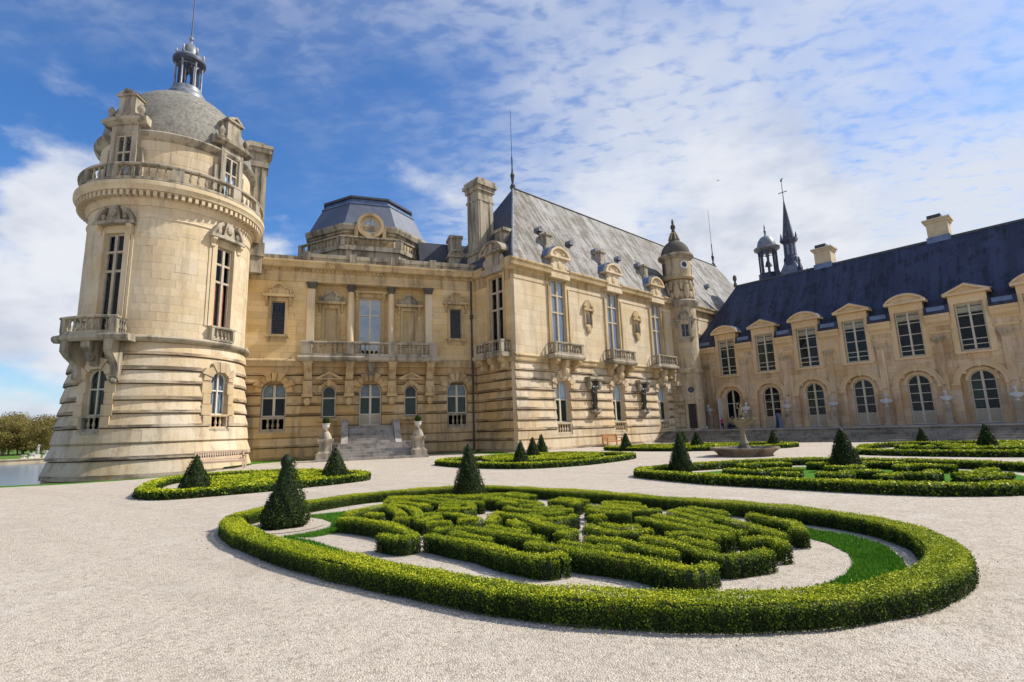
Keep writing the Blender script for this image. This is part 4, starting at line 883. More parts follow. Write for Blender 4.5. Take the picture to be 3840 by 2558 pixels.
# ================================================================== BLUE-ROOFED WING
ww = thing('blue_roofed_wing', 'long low ochre wing with dark blue slate roof, stone dormers and arched glazed doors', 'building', QW, rzW)
BAY = [3.3+3.755*k for k in range(7)]; PIL = [1.15+3.77*k for k in range(8)]; WE = 29.4
wo_ = [Op(u, 2.45, .95, 5.15, True) for u in BAY]+[Op(u, 1.78, 6.3, 9.9) for u in BAY]
WR = [.95]+[1.3+.55*i for i in range(14)]
courses(ww, flat, .1, WE, WR, wo_, lambda z: 0, M['stone_wing'], 1.15, 51, .3, 0, False, 295, gap=.004)
MB(flat).box(.1, WE, -9.8, -.75, .5, 9.3).obj('core', M['interior'], ww)
for i, u in enumerate(BAY):
    inn = [Op(u, 1.5, .98, 4.86, True)]
    courses(ww, lambda a, d_, z: flat(a, d_-.28, z), u-1.26, u+1.26, [.95, 1.6, 2.25, 2.9, 3.5, 4.05, 4.45, 4.8, 5.17], inn, lambda z: 0, M['stone_wing'], 1.0, 60+i, .2, 0, False, 24, 'jamb_block', gap=.003)
    ar = MB(flat); archring(ar, u, 3.925, 1.225, 1.5, -.2, .08, 24, True, 0, 0); archring(ar, u, 3.925, 1.5, 1.6, -.2, .13, 24, False, 0, 0); ar.obj('archivolt', M['trim_wing'], ww)
    ar = MB(lambda a, d_, z: flat(a, d_-.28, z)); archring(ar, u, 4.11, .74, .95, -.2, .05, 20, False, 0, 0); ar.obj('inner_arch', M['trim_wing'], ww)
    b = MB(flat)
    for q in (-1, 1): b.box(u+q*1.48-.28, u+q*1.48+.28, -.2, .1, 3.78, 3.95)
    b.obj('impost', M['trim_wing'], ww)
    opened = i == 0
    window(ww, flat, u, .98, 4.85, 1.5, [0], [2.0, 2.7, 3.4, 4.1] if i else [2.0, 3.45], True, -.42, .09, .055, back=[('greenish', -.7, -.1, 2.1, None)] if i % 3 == 2 else None, mid=.15, solid=2.0 if i else None, name='glazed_door')
    if opened: MB(flat).box(u-1.2, u-1.12, -.3, .55, .98, 4.0).obj('open_door_leaf', M['frame_w'], ww)
    window(ww, flat, u, 6.3, 9.88, 1.62, [0], [6.75, 7.15, 8.05, 8.95], False, -.2, .09, .055, back=[('greenish', -.7, .7, 6.3, 9.8)] if i < 2 else None, mid=.13)
    fr = MB(flat)
    for q in (-1, 1): fr.box(u+q*.97-.13, u+q*.97+.13, -.3, .08, 6.15, 10.5); fr.box(u+q*1.15-.06, u+q*1.15+.06, -.2, .05, 6.15, 9.0)
    fr.box(u-1.1, u+1.1, -.3, .075, 9.88, 10.5); fr.box(u-1.15, u+1.15, -.3, .14, 6.08, 6.25); fr.box(u-1.08, u+1.08, -3.2, -.31, 9.2, 10.45); fr.obj('dormer_frame', M['trim_wing'], ww)
    pd = MB(flat)
    if i % 2: ped_tri(pd, u, 10.5, 2.6, .62, -2.6, .32, .17, .2)
    else: ped_seg(pd, u, 10.5, 2.6, .62, -2.6, .32, .17, .2)
    pd.obj('pediment', M['trim_wing'], ww)
    rf = MB(flat)
    if i % 2: 
        for q in (-1, 1): rf.poly([(u+q*1.45, 10.74), (u, 11.40), (u, 11.34), (u+q*1.45, 10.68)], -4.2, .2)
    else:
        o = arcpts(u, 10.74, 2.75, .66, 8)
        for k in range(8): rf.poly([o[k], o[k+1], (o[k+1][0], o[k+1][1]-.06), (o[k][0], o[k][1]-.06)], -4.2, .2)
    rf.obj('dormer_roof', M['lead_blue'], ww)
    uu = (u+1.12, u+3.755-1.12) if i < 6 else (u+1.12, WE)
    segs = [uu]+([(.1, u-1.12)] if i == 0 else [])
    for a, c in segs:
        MB(flat).box(a, c, -.3, .05, 7.85, 8.0).obj('wall_band', M['trim_wing'], ww)
        b = MB(flat); b.sweep([(-.3, 8.4), (.04, 8.4), (.08, 8.55), (.3, 8.75), (.36, 9.0), (.44, 9.1), (.44, 9.28), (-.3, 9.3)], a, c)
        k = a+.06
        while k < c-.1: b.box(k, k+.1, .05, .18, 8.58, 8.70); k += .2
        b.obj('cornice', M['trim_wing'], ww)
        g = MB(flat); g.sweep([(-.3, 9.3), (.42, 9.3), (.46, 9.45), (.3, 9.5), (.22, 9.95), (-.3, 10.0)], a, c); g.obj('gutter', M['slate_blue'], ww)
        sk = MB(flat); sk.box((a+c)/2-.55, (a+c)/2+.55, .1, .31, 9.55, 9.88); sk.obj('gutter_light', M['lead_blue'], ww)
for k, u in enumerate(PIL):
    if u > WE: continue
    b = MB(flat); b.box(u-.25, u+.25, -.2, .10, .95, 7.1); b.box(u-.31, u+.31, -.2, .15, .95, 1.35); b.obj('pilaster', M['stone_wing'], ww)
    b = MB(flat); b.poly([(u-.25, 7.1), (u+.25, 7.1), (u+.40, 7.5), (u+.44, 7.58), (u-.44, 7.58), (u-.40, 7.5)], -.2, .16)
    for q in (-1, 0, 1): b.ell(u+q*.24, .17, 7.3+.1*abs(q), .11, .08, .13, 6, 4)
    b.obj('capital', M['turret'], ww)
rf = MB(flat)
for prof in ([(-.28, 9.6), (-.75, 10.6), (-5.0, 16.45)],):
    ends = [(-.2, .1, 2.7), (WE+.3, WE+.2, WE-2.5)]
    vs_ = []
    for e in ends: vs_ += [(e[k], prof[k][0], prof[k][1]) for k in range(3)]
    rf.add(vs_, [(0, 3, 4, 1), (1, 4, 5, 2)])
rf.obj('front_roof_slope', M['slate_blue'], ww)
rf = MB(flat); rf.add([(-.2, -.28, 9.6), (2.7, -5, 16.45), (-.2, -9.8, 9.6), (WE+.3, -.28, 9.6), (WE-2.5, -5, 16.45), (WE+.3, -9.8, 9.6)], [(0, 1, 2), (3, 5, 4), (1, 4, 5, 2)]); rf.obj('rear_roof_slope', M['slate_blue'], ww)
MB(flat).tube([(2.6, -5, 16.48), (WE-2.4, -5, 16.48)], .11, 6).obj('ridge', M['lead_dark'], ww)
MB(flat).lathe([(.16, 16.4), (.2, 16.7), (.1, 17.0), (.22, 17.3), (.2, 17.6), (.05, 17.8)], 2.65, -5, 8).obj('ridge_finial', M['dark_stone'], ww)
for u in (11.5, 20.45):
    b = MB(flat); b.box(u-.72, u+.72, -6.6, -5.1, 14, 18.2); b.box(u-.82, u+.82, -6.7, -5.0, 18.05, 18.25); b.box(u-.95, u+.95, -6.8, -4.9, 18.25, 18.4); o = b.obj('chimney', M['chimney'], ww)
    MB(flat).box(u-.6, u+.35, -6.5, -5.2, 18.4, 18.8).obj('chimney_pot', M['slate_dark'], o)
    MB(flat).box(u-.8, u+.8, -5.6, -4.85, 15.9, 16.75).obj('chimney_flashing', M['lead_blue'], o)

# ================================================================== TERRACE with steps in front of the wing
te = thing('terrace', 'dark grey stone terrace with long flight of shallow steps before the blue-roofed wing', 'terrace', QW, rzW)
MB(flat).box(-.2, 34, -.3, 7.45, 0, .92).obj('terrace_core', M['terrace'], te)
R2 = random.Random(5); k = -.2
while k < 34:
    e = min(34, k+R2.uniform(1.7, 2.5)); MB(flat).box(k+.006, e-.006, .2, 7.55, .92, .965).obj('paving_slab', M['grey'], te); k = e
for i in range(5):
    z = .92-.153*(i+1); k = -.1
    while k < 34:
        e = min(34, k+R2.uniform(1.6, 3.0)); MB(flat).box(k+.005, e-.005, 7.3, 7.45+.36*(i+1)+R2.uniform(-.01, .01), max(0, z-.15), z).obj('step', M['terrace'], te); k = e
sw = MB(lambda a, d_, z: (a, -d_, z)); sw.add([(-.42, 7.1, 0), (-.42, 9.6, 0), (-.42, 9.6, .22), (-.42, 7.4, 1.12), (-.42, 7.1, 1.12), (.05, 7.1, 0), (.05, 9.6, 0), (.05, 9.6, .22), (.05, 7.4, 1.12), (.05, 7.1, 1.12)], [(0, 1, 2, 3, 4), (5, 6, 7, 8, 9), (0, 1, 6, 5), (1, 2, 7, 6), (2, 3, 8, 7), (3, 4, 9, 8), (4, 0, 5, 9)]); sw.obj('side_wall', M['trim'], te)
# rough toothed masonry where main block meets the turret
tm = thing('toothed_masonry', 'rough toothed stone courses in the corner between sunlit block and turret', 'masonry', P0, rzM)
R3 = random.Random(9); z = .9
while z < 6.4:
    h = R3.uniform(.26, .5); MB(flat).box(20.35+R3.uniform(0, .3), 21.85, -.05, .35+R3.uniform(0, .45), z+.01, z+h-.01).obj('stone_block', M['turret'], tm); z += h

# ================================================================== ENTRANCE STAIR
es = thing('entrance_stair', 'grey stone entrance stair with curved side walls and pedestals leading to the arched door', 'stairs', J0, rzB)
NS, Z_ = 13, 2.17
for i in range(NS):
    zt = Z_-(Z_/NS)*i; d1 = .95+.33*i; hw = 1.5 if i < 7 else 2.0+.14*(i-6) if i < 12 else 3.3
    MB(flat).box(-8-hw, -8+hw, .1, d1+.33, max(0, zt-Z_/NS), zt-.004).obj('step', M['grey'], es)
MB(flat).box(-9.6, -6.4, .1, 1.3, 0, Z_-.01).obj('landing', M['grey'], es)
for q in (-1, 1):
    b = MB(lambda d_, u, z, q=q: (-8+q*u, -d_, z))
    pts = [(.1, 0), (3.5, 0), (3.5, 1.0), (3.3, 1.12), (2.9, 1.35), (2.3, 1.85), (1.7, 2.3), (1.3, 2.52), (.9, 2.58), (.1, 2.5)]
    b.add([(a, 1.52, z) for a, z in pts]+[(a, 1.95, z) for a, z in pts], [tuple(range(10)), tuple(range(19, 9, -1))]+[(k, (k+1) % 10, (k+1) % 10+10, k+10) for k in range(10)]); b.obj('curved_parapet', M['grey'], es)
    b = MB(flat); a0, a1 = sorted((-8+q*1.95, -8+q*2.75)); b.box(a0, a1, 2.9, 3.35, 0, .95); b.box(a0, a1, 2.85, 3.4, .95, 1.08); b.obj('flank_wall', M['grey'], es)
    u, d = -8+q*2.85, 4.6
    b = MB(flat); b.box(u-.62, u+.62, d-.62, d+.62, 0, .14); b.box(u-.52, u+.52, d-.52, d+.52, .14, .5); b.lathe([(.62, .5), (.52, .62), (.50, 1.1), (.6, 1.18), (.64, 1.28)], u, d, 4, PI/4); b.box(u-.46, u+.46, d-.46, d+.46, 1.25, 1.36)
    b.lathe([(.36, 1.36), (.34, 1.5), (.24, 1.72), (.14, 1.84), (.2, 1.9)], u, d, 14); b.obj('pedestal', M['trim'], es)
for q, lab in ((-1, 'white stone urn with clipped green ball left of the entrance stair'), (1, 'white stone urn with clipped green ball right of the entrance stair')):
    x, y = toB(-8+q*2.85, 4.6)
    t = thing('stone_urn', lab, 'urn', (x, y, 1.88), 0, 'urns on the stair pedestals')
    MB().lathe([(.16, 0), (.08, .06), (.1, .1), (.22, .2), (.27, .34), (.25, .42), (.3, .45), (.3, .5), (.22, .49)], 0, 0, 16).obj('bowl', M['marble'], t, True)
    t['plant'] = 1; t.scale = (.82, .82, .86)
    URNS = globals().setdefault('URNS', []); URNS.append(t)

# ================================================================== LEAF BUILDERS
def leaf_mesh(name, cen, nrm, tone, size, mat, rs, aspect=.62, core=None, jit=.9):
    """many small leaf quads with a per-face tone, plus an optional dark solid core (verts, faces)"""
    n = len(cen)
    d = nrm+rs.normal(0, jit, (n, 3)); d /= np.linalg.norm(d, axis=1)[:, None]+1e-9
    a = np.cross(d, rs.normal(0, 1, (n, 3))); a /= np.linalg.norm(a, axis=1)[:, None]+1e-9
    b = np.cross(d, a); s = (size*rs.uniform(.65, 1.35, n))[:, None]
    fold = d*s*.18
    v = np.stack([cen-a*s, cen-b*s*aspect+fold, cen+a*s, cen+b*s*aspect+fold], 1).reshape(-1, 3)
    cv, cf = core if core else ([], [])
    cv = np.array(cv, float).reshape(-1, 3); nc = len(cv)
    V = np.vstack([cv, v]) if nc else v
    cl = np.array([len(f) for f in cf], int) if nc else np.zeros(0, int)
    ci = np.array([i for f in cf for i in f], int) if nc else np.zeros(0, int)
    li = np.concatenate([ci, np.arange(n*4)+nc]); tot = np.concatenate([cl, np.full(n, 4)]); st = np.concatenate([[0], np.cumsum(tot)[:-1]])
    me = bpy.data.meshes.new(name); me.vertices.add(len(V)); me.vertices.foreach_set('co', V.ravel().astype(np.float32))
    me.loops.add(len(li)); me.loops.foreach_set('vertex_index', li.astype(np.int32))
    me.polygons.add(len(tot)); me.polygons.foreach_set('loop_start', st.astype(np.int32))
    me.update(calc_edges=True)
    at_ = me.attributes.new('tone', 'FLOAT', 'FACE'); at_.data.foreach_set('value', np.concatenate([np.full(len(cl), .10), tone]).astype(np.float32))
    me.materials.append(mat); return me
def spline(pts, closed, step=.1):
    P_ = np.array(pts, float); n = len(P_); out = []
    rng = range(n) if closed else range(n-1)
    for i in rng:
        p0, p1, p2, p3 = (P_[(i-1) % n], P_[i], P_[(i+1) % n], P_[(i+2) % n]) if closed else (P_[max(i-1, 0)], P_[i], P_[i+1], P_[min(i+2, n-1)])
        k = max(2, int(np.linalg.norm(p2-p1)/step)); t = (np.arange(k)/k)[:, None]
        out.append(.5*((2*p1)+(-p0+p2)*t+(2*p0-5*p1+4*p2-p3)*t*t+(-p0+3*p1-3*p2+p3)*t**3))
    out = np.vstack(out)
    return out if closed else np.vstack([out, P_[-1:]])
def hedge(name, pts, wd, ht, leaf, dens, seed, closed=False, loc0=None):
    rs = np.random.RandomState(seed); C_ = spline(pts, closed)
    if not closed:   # rounded ends
        t0 = C_[0]-C_[1]; t1 = C_[-1]-C_[-2]; t0 /= np.linalg.norm(t0); t1 /= np.linalg.norm(t1)
    n = len(C_); nx = np.roll(C_, -1, 0)-np.roll(C_, 1, 0)
    if not closed: nx[0] = C_[1]-C_[0]; nx[-1] = C_[-1]-C_[-2]
    T = nx/(np.linalg.norm(nx, axis=1)[:, None]+1e-9); N = np.stack([-T[:, 1], T[:, 0]], 1)
    seg = np.linalg.norm(np.roll(C_, -1, 0)-C_, axis=1)
    if not closed: seg[-1] = 0
    L = seg.sum(); cum = np.concatenate([[0], np.cumsum(seg)])[:-1]
    def wob(s, k): return .5*np.sin(s*2.1+k)+.3*np.sin(s*5.3+k*2.1)+.2*np.sin(s*11.0+k*.7)
    h = wd/2
    # solid core, slightly inset
    cs = [(-h*.72, 0), (-h*.76, ht*.5), (-h*.68, ht*.8), (-h*.36, ht*.87), (h*.36, ht*.87), (h*.68, ht*.8), (h*.76, ht*.5), (h*.72, 0)]
    cv = []; cf = []; k8 = len(cs)
    for i in range(n):
        e = 1.0 if closed else min(1.0, .55+.45*min(i, n-1-i)/2)
        for a, z in cs: cv.append((C_[i, 0]+N[i, 0]*a*e, C_[i, 1]+N[i, 1]*a*e, z))
    for i in (range(n) if closed else range(1, n-2)):
        for j in range(k8-1):
            p, q = i*k8+j, ((i+1) % n)*k8+j; cf.append((p, q, q+1, p+1))
    if not closed and n > 4: cf.append(tuple(range(k8, 2*k8))); cf.append(tuple(range((n-2)*k8, (n-1)*k8)))
    per = 2*ht+wd; cnt = int(L*per*dens)
    s = rs.uniform(0, L, cnt); idx = np.clip(np.searchsorted(cum, s, 'right')-1, 0, n-1); f = ((s-cum[idx])/np.maximum(seg[idx], 1e-6))[:, None]
    nxt = (idx+1) % n if closed else np.minimum(idx+1, n-1)
    base = C_[idx]*(1-f)+C_[nxt]*f; NN = N[idx]
    p = rs.uniform(0, per, cnt); off = np.zeros(cnt); z = np.zeros(cnt); no = np.zeros(cnt); nz = np.zeros(cnt)
    l = p < ht; r = p > ht+wd; t = ~(l | r)
    off[l] = -h; z[l] = p[l]; no[l] = -1; off[r] = h; z[r] = p[r]-ht-wd; no[r] = 1; off[t] = p[t]-ht-h; z[t] = ht; nz[t] = 1
    ex = np.clip((np.abs(off)/h-.72)/.28, 0, 1); z[t] -= (ex[t]**3)*ht*.05
    side = l | r; ez = np.clip((z/ht-.75)/.25, 0, 1); off[side] *= 1-.04*ez[side]**2
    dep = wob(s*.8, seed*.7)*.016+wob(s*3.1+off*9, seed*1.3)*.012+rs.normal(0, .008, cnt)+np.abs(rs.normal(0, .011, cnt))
    nn = np.stack([NN[:, 0]*no, NN[:, 1]*no, nz], 1)
    cen = np.stack([base[:, 0]+NN[:, 0]*off, base[:, 1]+NN[:, 1]*off, z], 1)+nn*dep[:, None]
    if not closed:
        m_ = int(dens*wd*ht*2.2)
        for (c0, tt, q) in ((C_[0], t0, N[0]), (C_[-1], t1, N[-1])):
            a = rs.uniform(-h, h, m_); zz = rs.uniform(0, ht, m_); bul = .3*h*(1-(a/h)**2)-rs.uniform(0, .05, m_)
            cc = np.stack([c0[0]+q[0]*a*.9+tt[0]*bul, c0[1]+q[1]*a*.9+tt[1]*bul, zz], 1)
            cen = np.vstack([cen, cc]); nn = np.vstack([nn, np.tile([tt[0], tt[1], .1], (m_, 1))])
            z = np.concatenate([z, zz]); nz = np.concatenate([nz, np.zeros(m_)]); dep = np.concatenate([dep, np.zeros(m_)])
    cen[:, 2] = np.maximum(cen[:, 2], .012)
    new = np.clip((cen[:, 2]/ht-.55)/.5, 0, 1)      # young yellow shoots on top, plus sunlit top and darker sides painted in
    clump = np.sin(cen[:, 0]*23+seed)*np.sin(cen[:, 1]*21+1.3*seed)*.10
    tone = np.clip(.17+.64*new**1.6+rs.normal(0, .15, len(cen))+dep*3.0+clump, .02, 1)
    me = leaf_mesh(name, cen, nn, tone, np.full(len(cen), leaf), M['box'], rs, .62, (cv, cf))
    return link(name, me)
def topiary(name, x, y, h, r, leaf, dens, seed, label, lean=0.0, group='clipped yew cones of the parterre', prof=None):
    rs = np.random.RandomState(seed); t = thing(name, label, 'topiary', (x, y, 0), rs.uniform(0, 6), group)
    pr = prof or [(0, .80), (.06, .95), (.16, 1.0), (.35, .80), (.55, .56), (.75, .33), (.9, .17), (.97, .09), (1, .02)]
    zz = np.array([a for a, _ in pr])*h; rr = np.array([b for _, b in pr])*r
    cv = []; cf = []; K = 14
    for a, b in zip(zz, rr):
        for j in range(K): cv.append((b*.88*math.cos(2*PI*j/K), b*.88*math.sin(2*PI*j/K), a*.98))
    for i in range(len(zz)-1):
        for j in range(K): cf.append((i*K+j, i*K+(j+1) % K, (i+1)*K+(j+1) % K, (i+1)*K+j))
    cf.append(tuple(range((len(zz)-1)*K, len(zz)*K)))
    cnt = int(PI*r*math.hypot(r, h)*dens); q = 1-np.sqrt(1-rs.uniform(0, .995, cnt)); z = q*h; th = rs.uniform(0, 2*PI, cnt)
    lean = rs.uniform(-.06, .06) if lean == 0 else lean
    ra = np.interp(z, zz, rr)+rs.normal(0, .014, cnt)+.028*np.sin(th*3+z*4+seed)*np.sin(z*6+seed)*np.sqrt(1-z/h)+.012*np.sin(th*11+z*17)+np.abs(rs.normal(0, .02, cnt))*(rs.uniform(0, 1, cnt) > .93)*2.2
    cen = np.stack([ra*np.cos(th)+lean*z, ra*np.sin(th), np.maximum(z, .012)], 1); nn = np.stack([np.cos(th), np.sin(th), np.full(cnt, r/h)], 1)
    tone = np.clip(.36+rs.normal(0, .20, cnt)+.12*np.sin(th*7+z*11), .02, 1)
    link('foliage', leaf_mesh('foliage', cen, nn, tone, np.full(cnt, leaf), M['yew'], rs, .5, (cv, cf)), t)
    MB().tube([(0, 0, 0), (0, 0, h*.5)], [.035, .02], 6).obj('trunk', M['bark'], t)
    sheet('soil_patch', [(x+(r*.98+.05*math.sin(5*a+seed))*math.cos(a), y+(r*.98+.05*math.sin(5*a+seed))*math.sin(a)) for a in np.linspace(0, 2*PI, 20)[:-1]], .0135, M['soil'])
    return t
def blades(name, poly, cnt, seed, hgt=.035):
    rs = np.random.RandomState(seed); P_ = np.array(poly); lo_, hi_ = P_.min(0), P_.max(0); out = []
    def inside(q):
        r = np.zeros(len(q), bool); j = len(P_)-1
        for i in range(len(P_)):
            a, b = P_[i], P_[j]; c = ((a[1] > q[:, 1]) != (b[1] > q[:, 1])) & (q[:, 0] < (b[0]-a[0])*(q[:, 1]-a[1])/(b[1]-a[1]+1e-12)+a[0]); r ^= c; j = i
        return r
    while sum(len(o) for o in out) < cnt:
        q = rs.uniform(lo_, hi_, (cnt*2, 2)); out.append(q[inside(q)])
    q = np.vstack(out)[:cnt]; n = len(q); a = rs.uniform(0, 2*PI, n); h = hgt*rs.uniform(.5, 1.3, n); w_ = .006
    b0 = np.stack([q[:, 0]-w_*np.cos(a), q[:, 1]-w_*np.sin(a), np.full(n, .004)], 1); b1 = np.stack([q[:, 0]+w_*np.cos(a), q[:, 1]+w_*np.sin(a), np.full(n, .004)], 1)
    tp = np.stack([q[:, 0]+rs.normal(0, .012, n), q[:, 1]+rs.normal(0, .012, n), h+.004], 1)
    V = np.stack([b0, b1, tp], 1).reshape(-1, 3); me = bpy.data.meshes.new(name); me.vertices.add(n*3); me.vertices.foreach_set('co', V.ravel().astype(np.float32))
    me.loops.add(n*3); me.loops.foreach_set('vertex_index', np.arange(n*3, dtype=np.int32)); me.polygons.add(n); me.polygons.foreach_set('loop_start', (np.arange(n)*3).astype(np.int32)); me.update(calc_edges=True)
    me.attributes.new('tone', 'FLOAT', 'FACE').data.foreach_set('value', rs.uniform(0, 1, n).astype(np.float32)); me.materials.append(M['grass']); return link(name, me)

for t in URNS:
    rs = np.random.RandomState(int(t.location.x*10) % 97); n = 900; v = rs.normal(0, 1, (n, 3)); v /= np.linalg.norm(v, axis=1)[:, None]
    cen = v*.25+np.array([0, 0, .70]); core = MB().ell(0, 0, .70, .22, .22, .22, 10, 7)
    link('clipped_ball', leaf_mesh('clipped_ball', cen, v, np.clip(rs.normal(.5, .2, n), 0, 1), np.full(n, .03), M['yew'], rs, .6, (core.v, core.f)), t)
    MB().tube([(0, 0, .4), (0, 0, .6)], .03, 6).obj('stem', M['bark'], t)
    del t['plant']

# ================================================================== PARTERRE: nearest oval
P1 = [(-5.12, 9.25), (-4.3, 8.07), (-3.03, 6.8), (-1.82, 5.84), (-.93, 5.23), (-.23, 4.78), (.38, 4.52), (1.29, 4.29), (1.99, 4.25), (2.68, 4.33), (3.51, 4.63), (4.3, 5.2), (4.8, 5.9), (5.15, 6.9), (5.0, 8.0), (4.13, 9.25), (2.84, 10.5), (1.55, 11.75), (-.47, 13.3), (-1.57, 13.5), (-3.58, 12.7), (-4.6, 11.45), (-5.25, 10.3)]
def inset(pts, e):
    P_ = np.array(pts); n = len(P_); T = np.roll(P_, -1, 0)-np.roll(P_, 1, 0); T /= np.linalg.norm(T, axis=1)[:, None]; N = np.stack([-T[:, 1], T[:, 0]], 1)
    A = np.sum(P_[:, 0]*np.roll(P_[:, 1], -1)-np.roll(P_[:, 0], -1)*P_[:, 1])
    return [tuple(x) for x in P_+N*e*(1 if A > 0 else -1)]
HH = .205
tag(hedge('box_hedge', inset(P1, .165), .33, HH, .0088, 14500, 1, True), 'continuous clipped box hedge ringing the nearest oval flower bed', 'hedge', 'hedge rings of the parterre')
RUNS = [[(-2.83, 8.54), (-2.3, 8.2), (-1.87, 7.83), (-1.5, 7.3), (-1.35, 6.92), (-1.5, 6.83), (-1.82, 7.11)],
 [(-2.86, 8.9), (-2.78, 9.36), (-2.49, 9.83), (-2.07, 9.74), (-1.71, 9.04), (-1.55, 8.31), (-1.92, 8.37)],
 [(-2.65, 10.73), (-2.1, 10.73), (-1.45, 10.07), (-.87, 9.71), (-.88, 9.07), (-1.34, 9.27)], [(-1.34, 7.81), (-.98, 7.89)],
 [(-1.51, 8.64), (-1.2, 8.76), (-.75, 8.32), (-.61, 7.98), (-.89, 8.03)],
 [(-1.18, 7.01), (-.85, 6.68), (-.49, 6.38), (-.16, 5.97), (.13, 5.69), (.31, 5.59), (.49, 5.68)],
 [(-1.12, 7.28), (-1.0, 7.4), (-.69, 7.36), (-.3, 6.99), (.05, 6.71), (.29, 6.51)],
 [(.1, 6.29), (.44, 6.06), (.71, 5.77), (.91, 5.66), (1.21, 5.44), (1.4, 5.14), (1.56, 4.97), (1.85, 5.22)],
 [(-.36, 8.59), (.07, 8.17), (.31, 7.52), (.65, 7.07)], [(-.65, 10.39), (-.08, 10.01), (.41, 9.43), (.05, 9.29)],
 [(.83, 6.53), (1.12, 6.28), (1.37, 5.96), (1.62, 5.59)], [(1.48, 6.44), (1.79, 6.0), (1.99, 5.47), (2.29, 5.5), (2.6, 5.62)],
 [(.93, 7.24), (1.22, 6.81), (1.7, 6.85)], [(1.82, 6.6), (2.21, 6.6), (2.3, 6.31)], [(1.77, 7.82), (2.04, 7.18), (2.26, 6.76), (2.53, 6.38)],
 [(2.55, 6.17), (2.88, 6.12), (2.86, 5.84)], [(2.48, 8.37), (2.76, 7.79), (2.9, 7.17), (3.02, 6.64), (3.1, 6.3)],
 [(3.31, 7.69), (3.49, 7.35), (3.56, 6.92), (3.4, 6.5)], [(1.08, 7.94), (1.29, 8.07)], [(1.18, 9.04), (1.7, 8.53), (2.26, 8.41)],
 [(.2, 8.14), (.46, 7.79), (.9, 8.18)], [(.52, 6.74), (.74, 7.0)], [(-.2, 9.2), (.3, 8.7), (.9, 8.7)], [(-1.9, 11.3), (-1.2, 10.9), (-.5, 11.0), (.2, 10.4)], [(.6, 9.9), (1.1, 9.5), (.95, 9.3)], [(1.5, 9.4), (2.1, 9.1)]]
RUNS = [[(x*1.05, y*1.05) for x, y in r] for r in RUNS]
def densify(runs, offs, gap, keepout, near, mn):
    cl = [spline(r, False, .06) for r in runs]; out = list(runs); base_n = len(runs); ring_ = np.array(spline(inset(P1, .16), True))
    for off in offs:
        for r in cl[:base_n]:
            T = np.gradient(r, axis=0); T /= np.linalg.norm(T, axis=1)[:, None]+1e-9; q = r+np.stack([-T[:, 1], T[:, 0]], 1)*off
            allp = np.vstack(cl); dm_ = np.sqrt(((q[:, None]-allp[None])**2).sum(-1)).min(1); dr_ = np.sqrt(((q[:, None]-ring_[None])**2).sum(-1)).min(1)
            ok = (dm_ > gap) & (dr_ > keepout)
            for cx, cy in near: ok &= np.hypot(q[:, 0]-cx, q[:, 1]-cy) > .95
            i = 0
            while i < len(q):
                if not ok[i]: i += 1; continue
                j = i
                while j+1 < len(q) and ok[j+1]: j += 1
                seg_ = q[i:j+1]
                if len(seg_) > 4 and np.linalg.norm(np.diff(seg_, axis=0), axis=1).sum() > mn:
                    k_ = [tuple(p_) for p_ in seg_[::max(2, len(seg_)//4)]]
                    if len(k_) > 1: out.append(k_); cl.append(seg_)
                i = j+1
    return out
RUNS = densify(RUNS, (.29, -.29, .54, -.54), .26, .80, [(-4.21, 9.63), (-1.1, 12.2), (3.9, 6.4), (-3.4, 10.2), (3.0, 5.6), (-2.4, 7.3), (-.3, 5.9), (3.95, 7.3), (3.4, 5.4), (-3.3, 8.7), (-3.0, 8.0), (-2.2, 6.9), (-1.0, 6.2), (-3.6, 9.2), (1.1, 4.9)], .38)
HS = []
for i, r in enumerate(RUNS):
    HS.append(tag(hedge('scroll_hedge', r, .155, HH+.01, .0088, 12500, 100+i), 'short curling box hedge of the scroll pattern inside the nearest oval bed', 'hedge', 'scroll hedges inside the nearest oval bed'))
rowlabels(HS, [(*np.mean(r, 0), .2) for r in RUNS], 'clipped scroll hedge inside nearest oval bed, %s band, %s from the left', ('rearmost', 'rear', 'middle', 'near', 'frontmost'))
gR = [(3.9, 8.6), (4.25, 8.1), (4.6, 7.45), (4.62, 6.8), (4.34, 6.15), (4.1, 5.75), (3.6, 5.3), (3.1, 5.02), (2.6, 4.92), (2.7, 5.2), (3.05, 5.4), (3.4, 5.68), (3.73, 6.07), (3.95, 6.5), (4.04, 7.05), (3.94, 7.54), (3.6, 8.2)]
gL = [(-4.3, 10.75), (-3.27, 11.37), (-2.9, 10.9), (-3.15, 10.3), (-3.1, 9.4), (-2.95, 8.9), (-3.25, 8.55), (-3.83, 8.62), (-3.45, 9.0), (-3.28, 9.34), (-3.44, 9.89), (-3.75, 10.3)]
gS = [(-3.8, 8.7), (-3.3, 8.05), (-2.4, 7.15), (-1.3, 6.25), (-.5, 5.68), (.2, 5.25), (.25, 5.38), (-.45, 5.85), (-1.2, 6.42), (-2.3, 7.35), (-3.2, 8.3)]
for i, p in enumerate((gR, gL, gS)):
    sheet('grass_border', p, .006, M['turf']); tag(blades('grass', p, (14000, 7000, 4500)[i], 7+i), ('bright green grass crescent at the right end of nearest oval bed', 'bright green grass around the cone at left of nearest oval bed', 'thin green grass strip along the front hedge of nearest oval bed')[i], 'grass', kind='stuff')

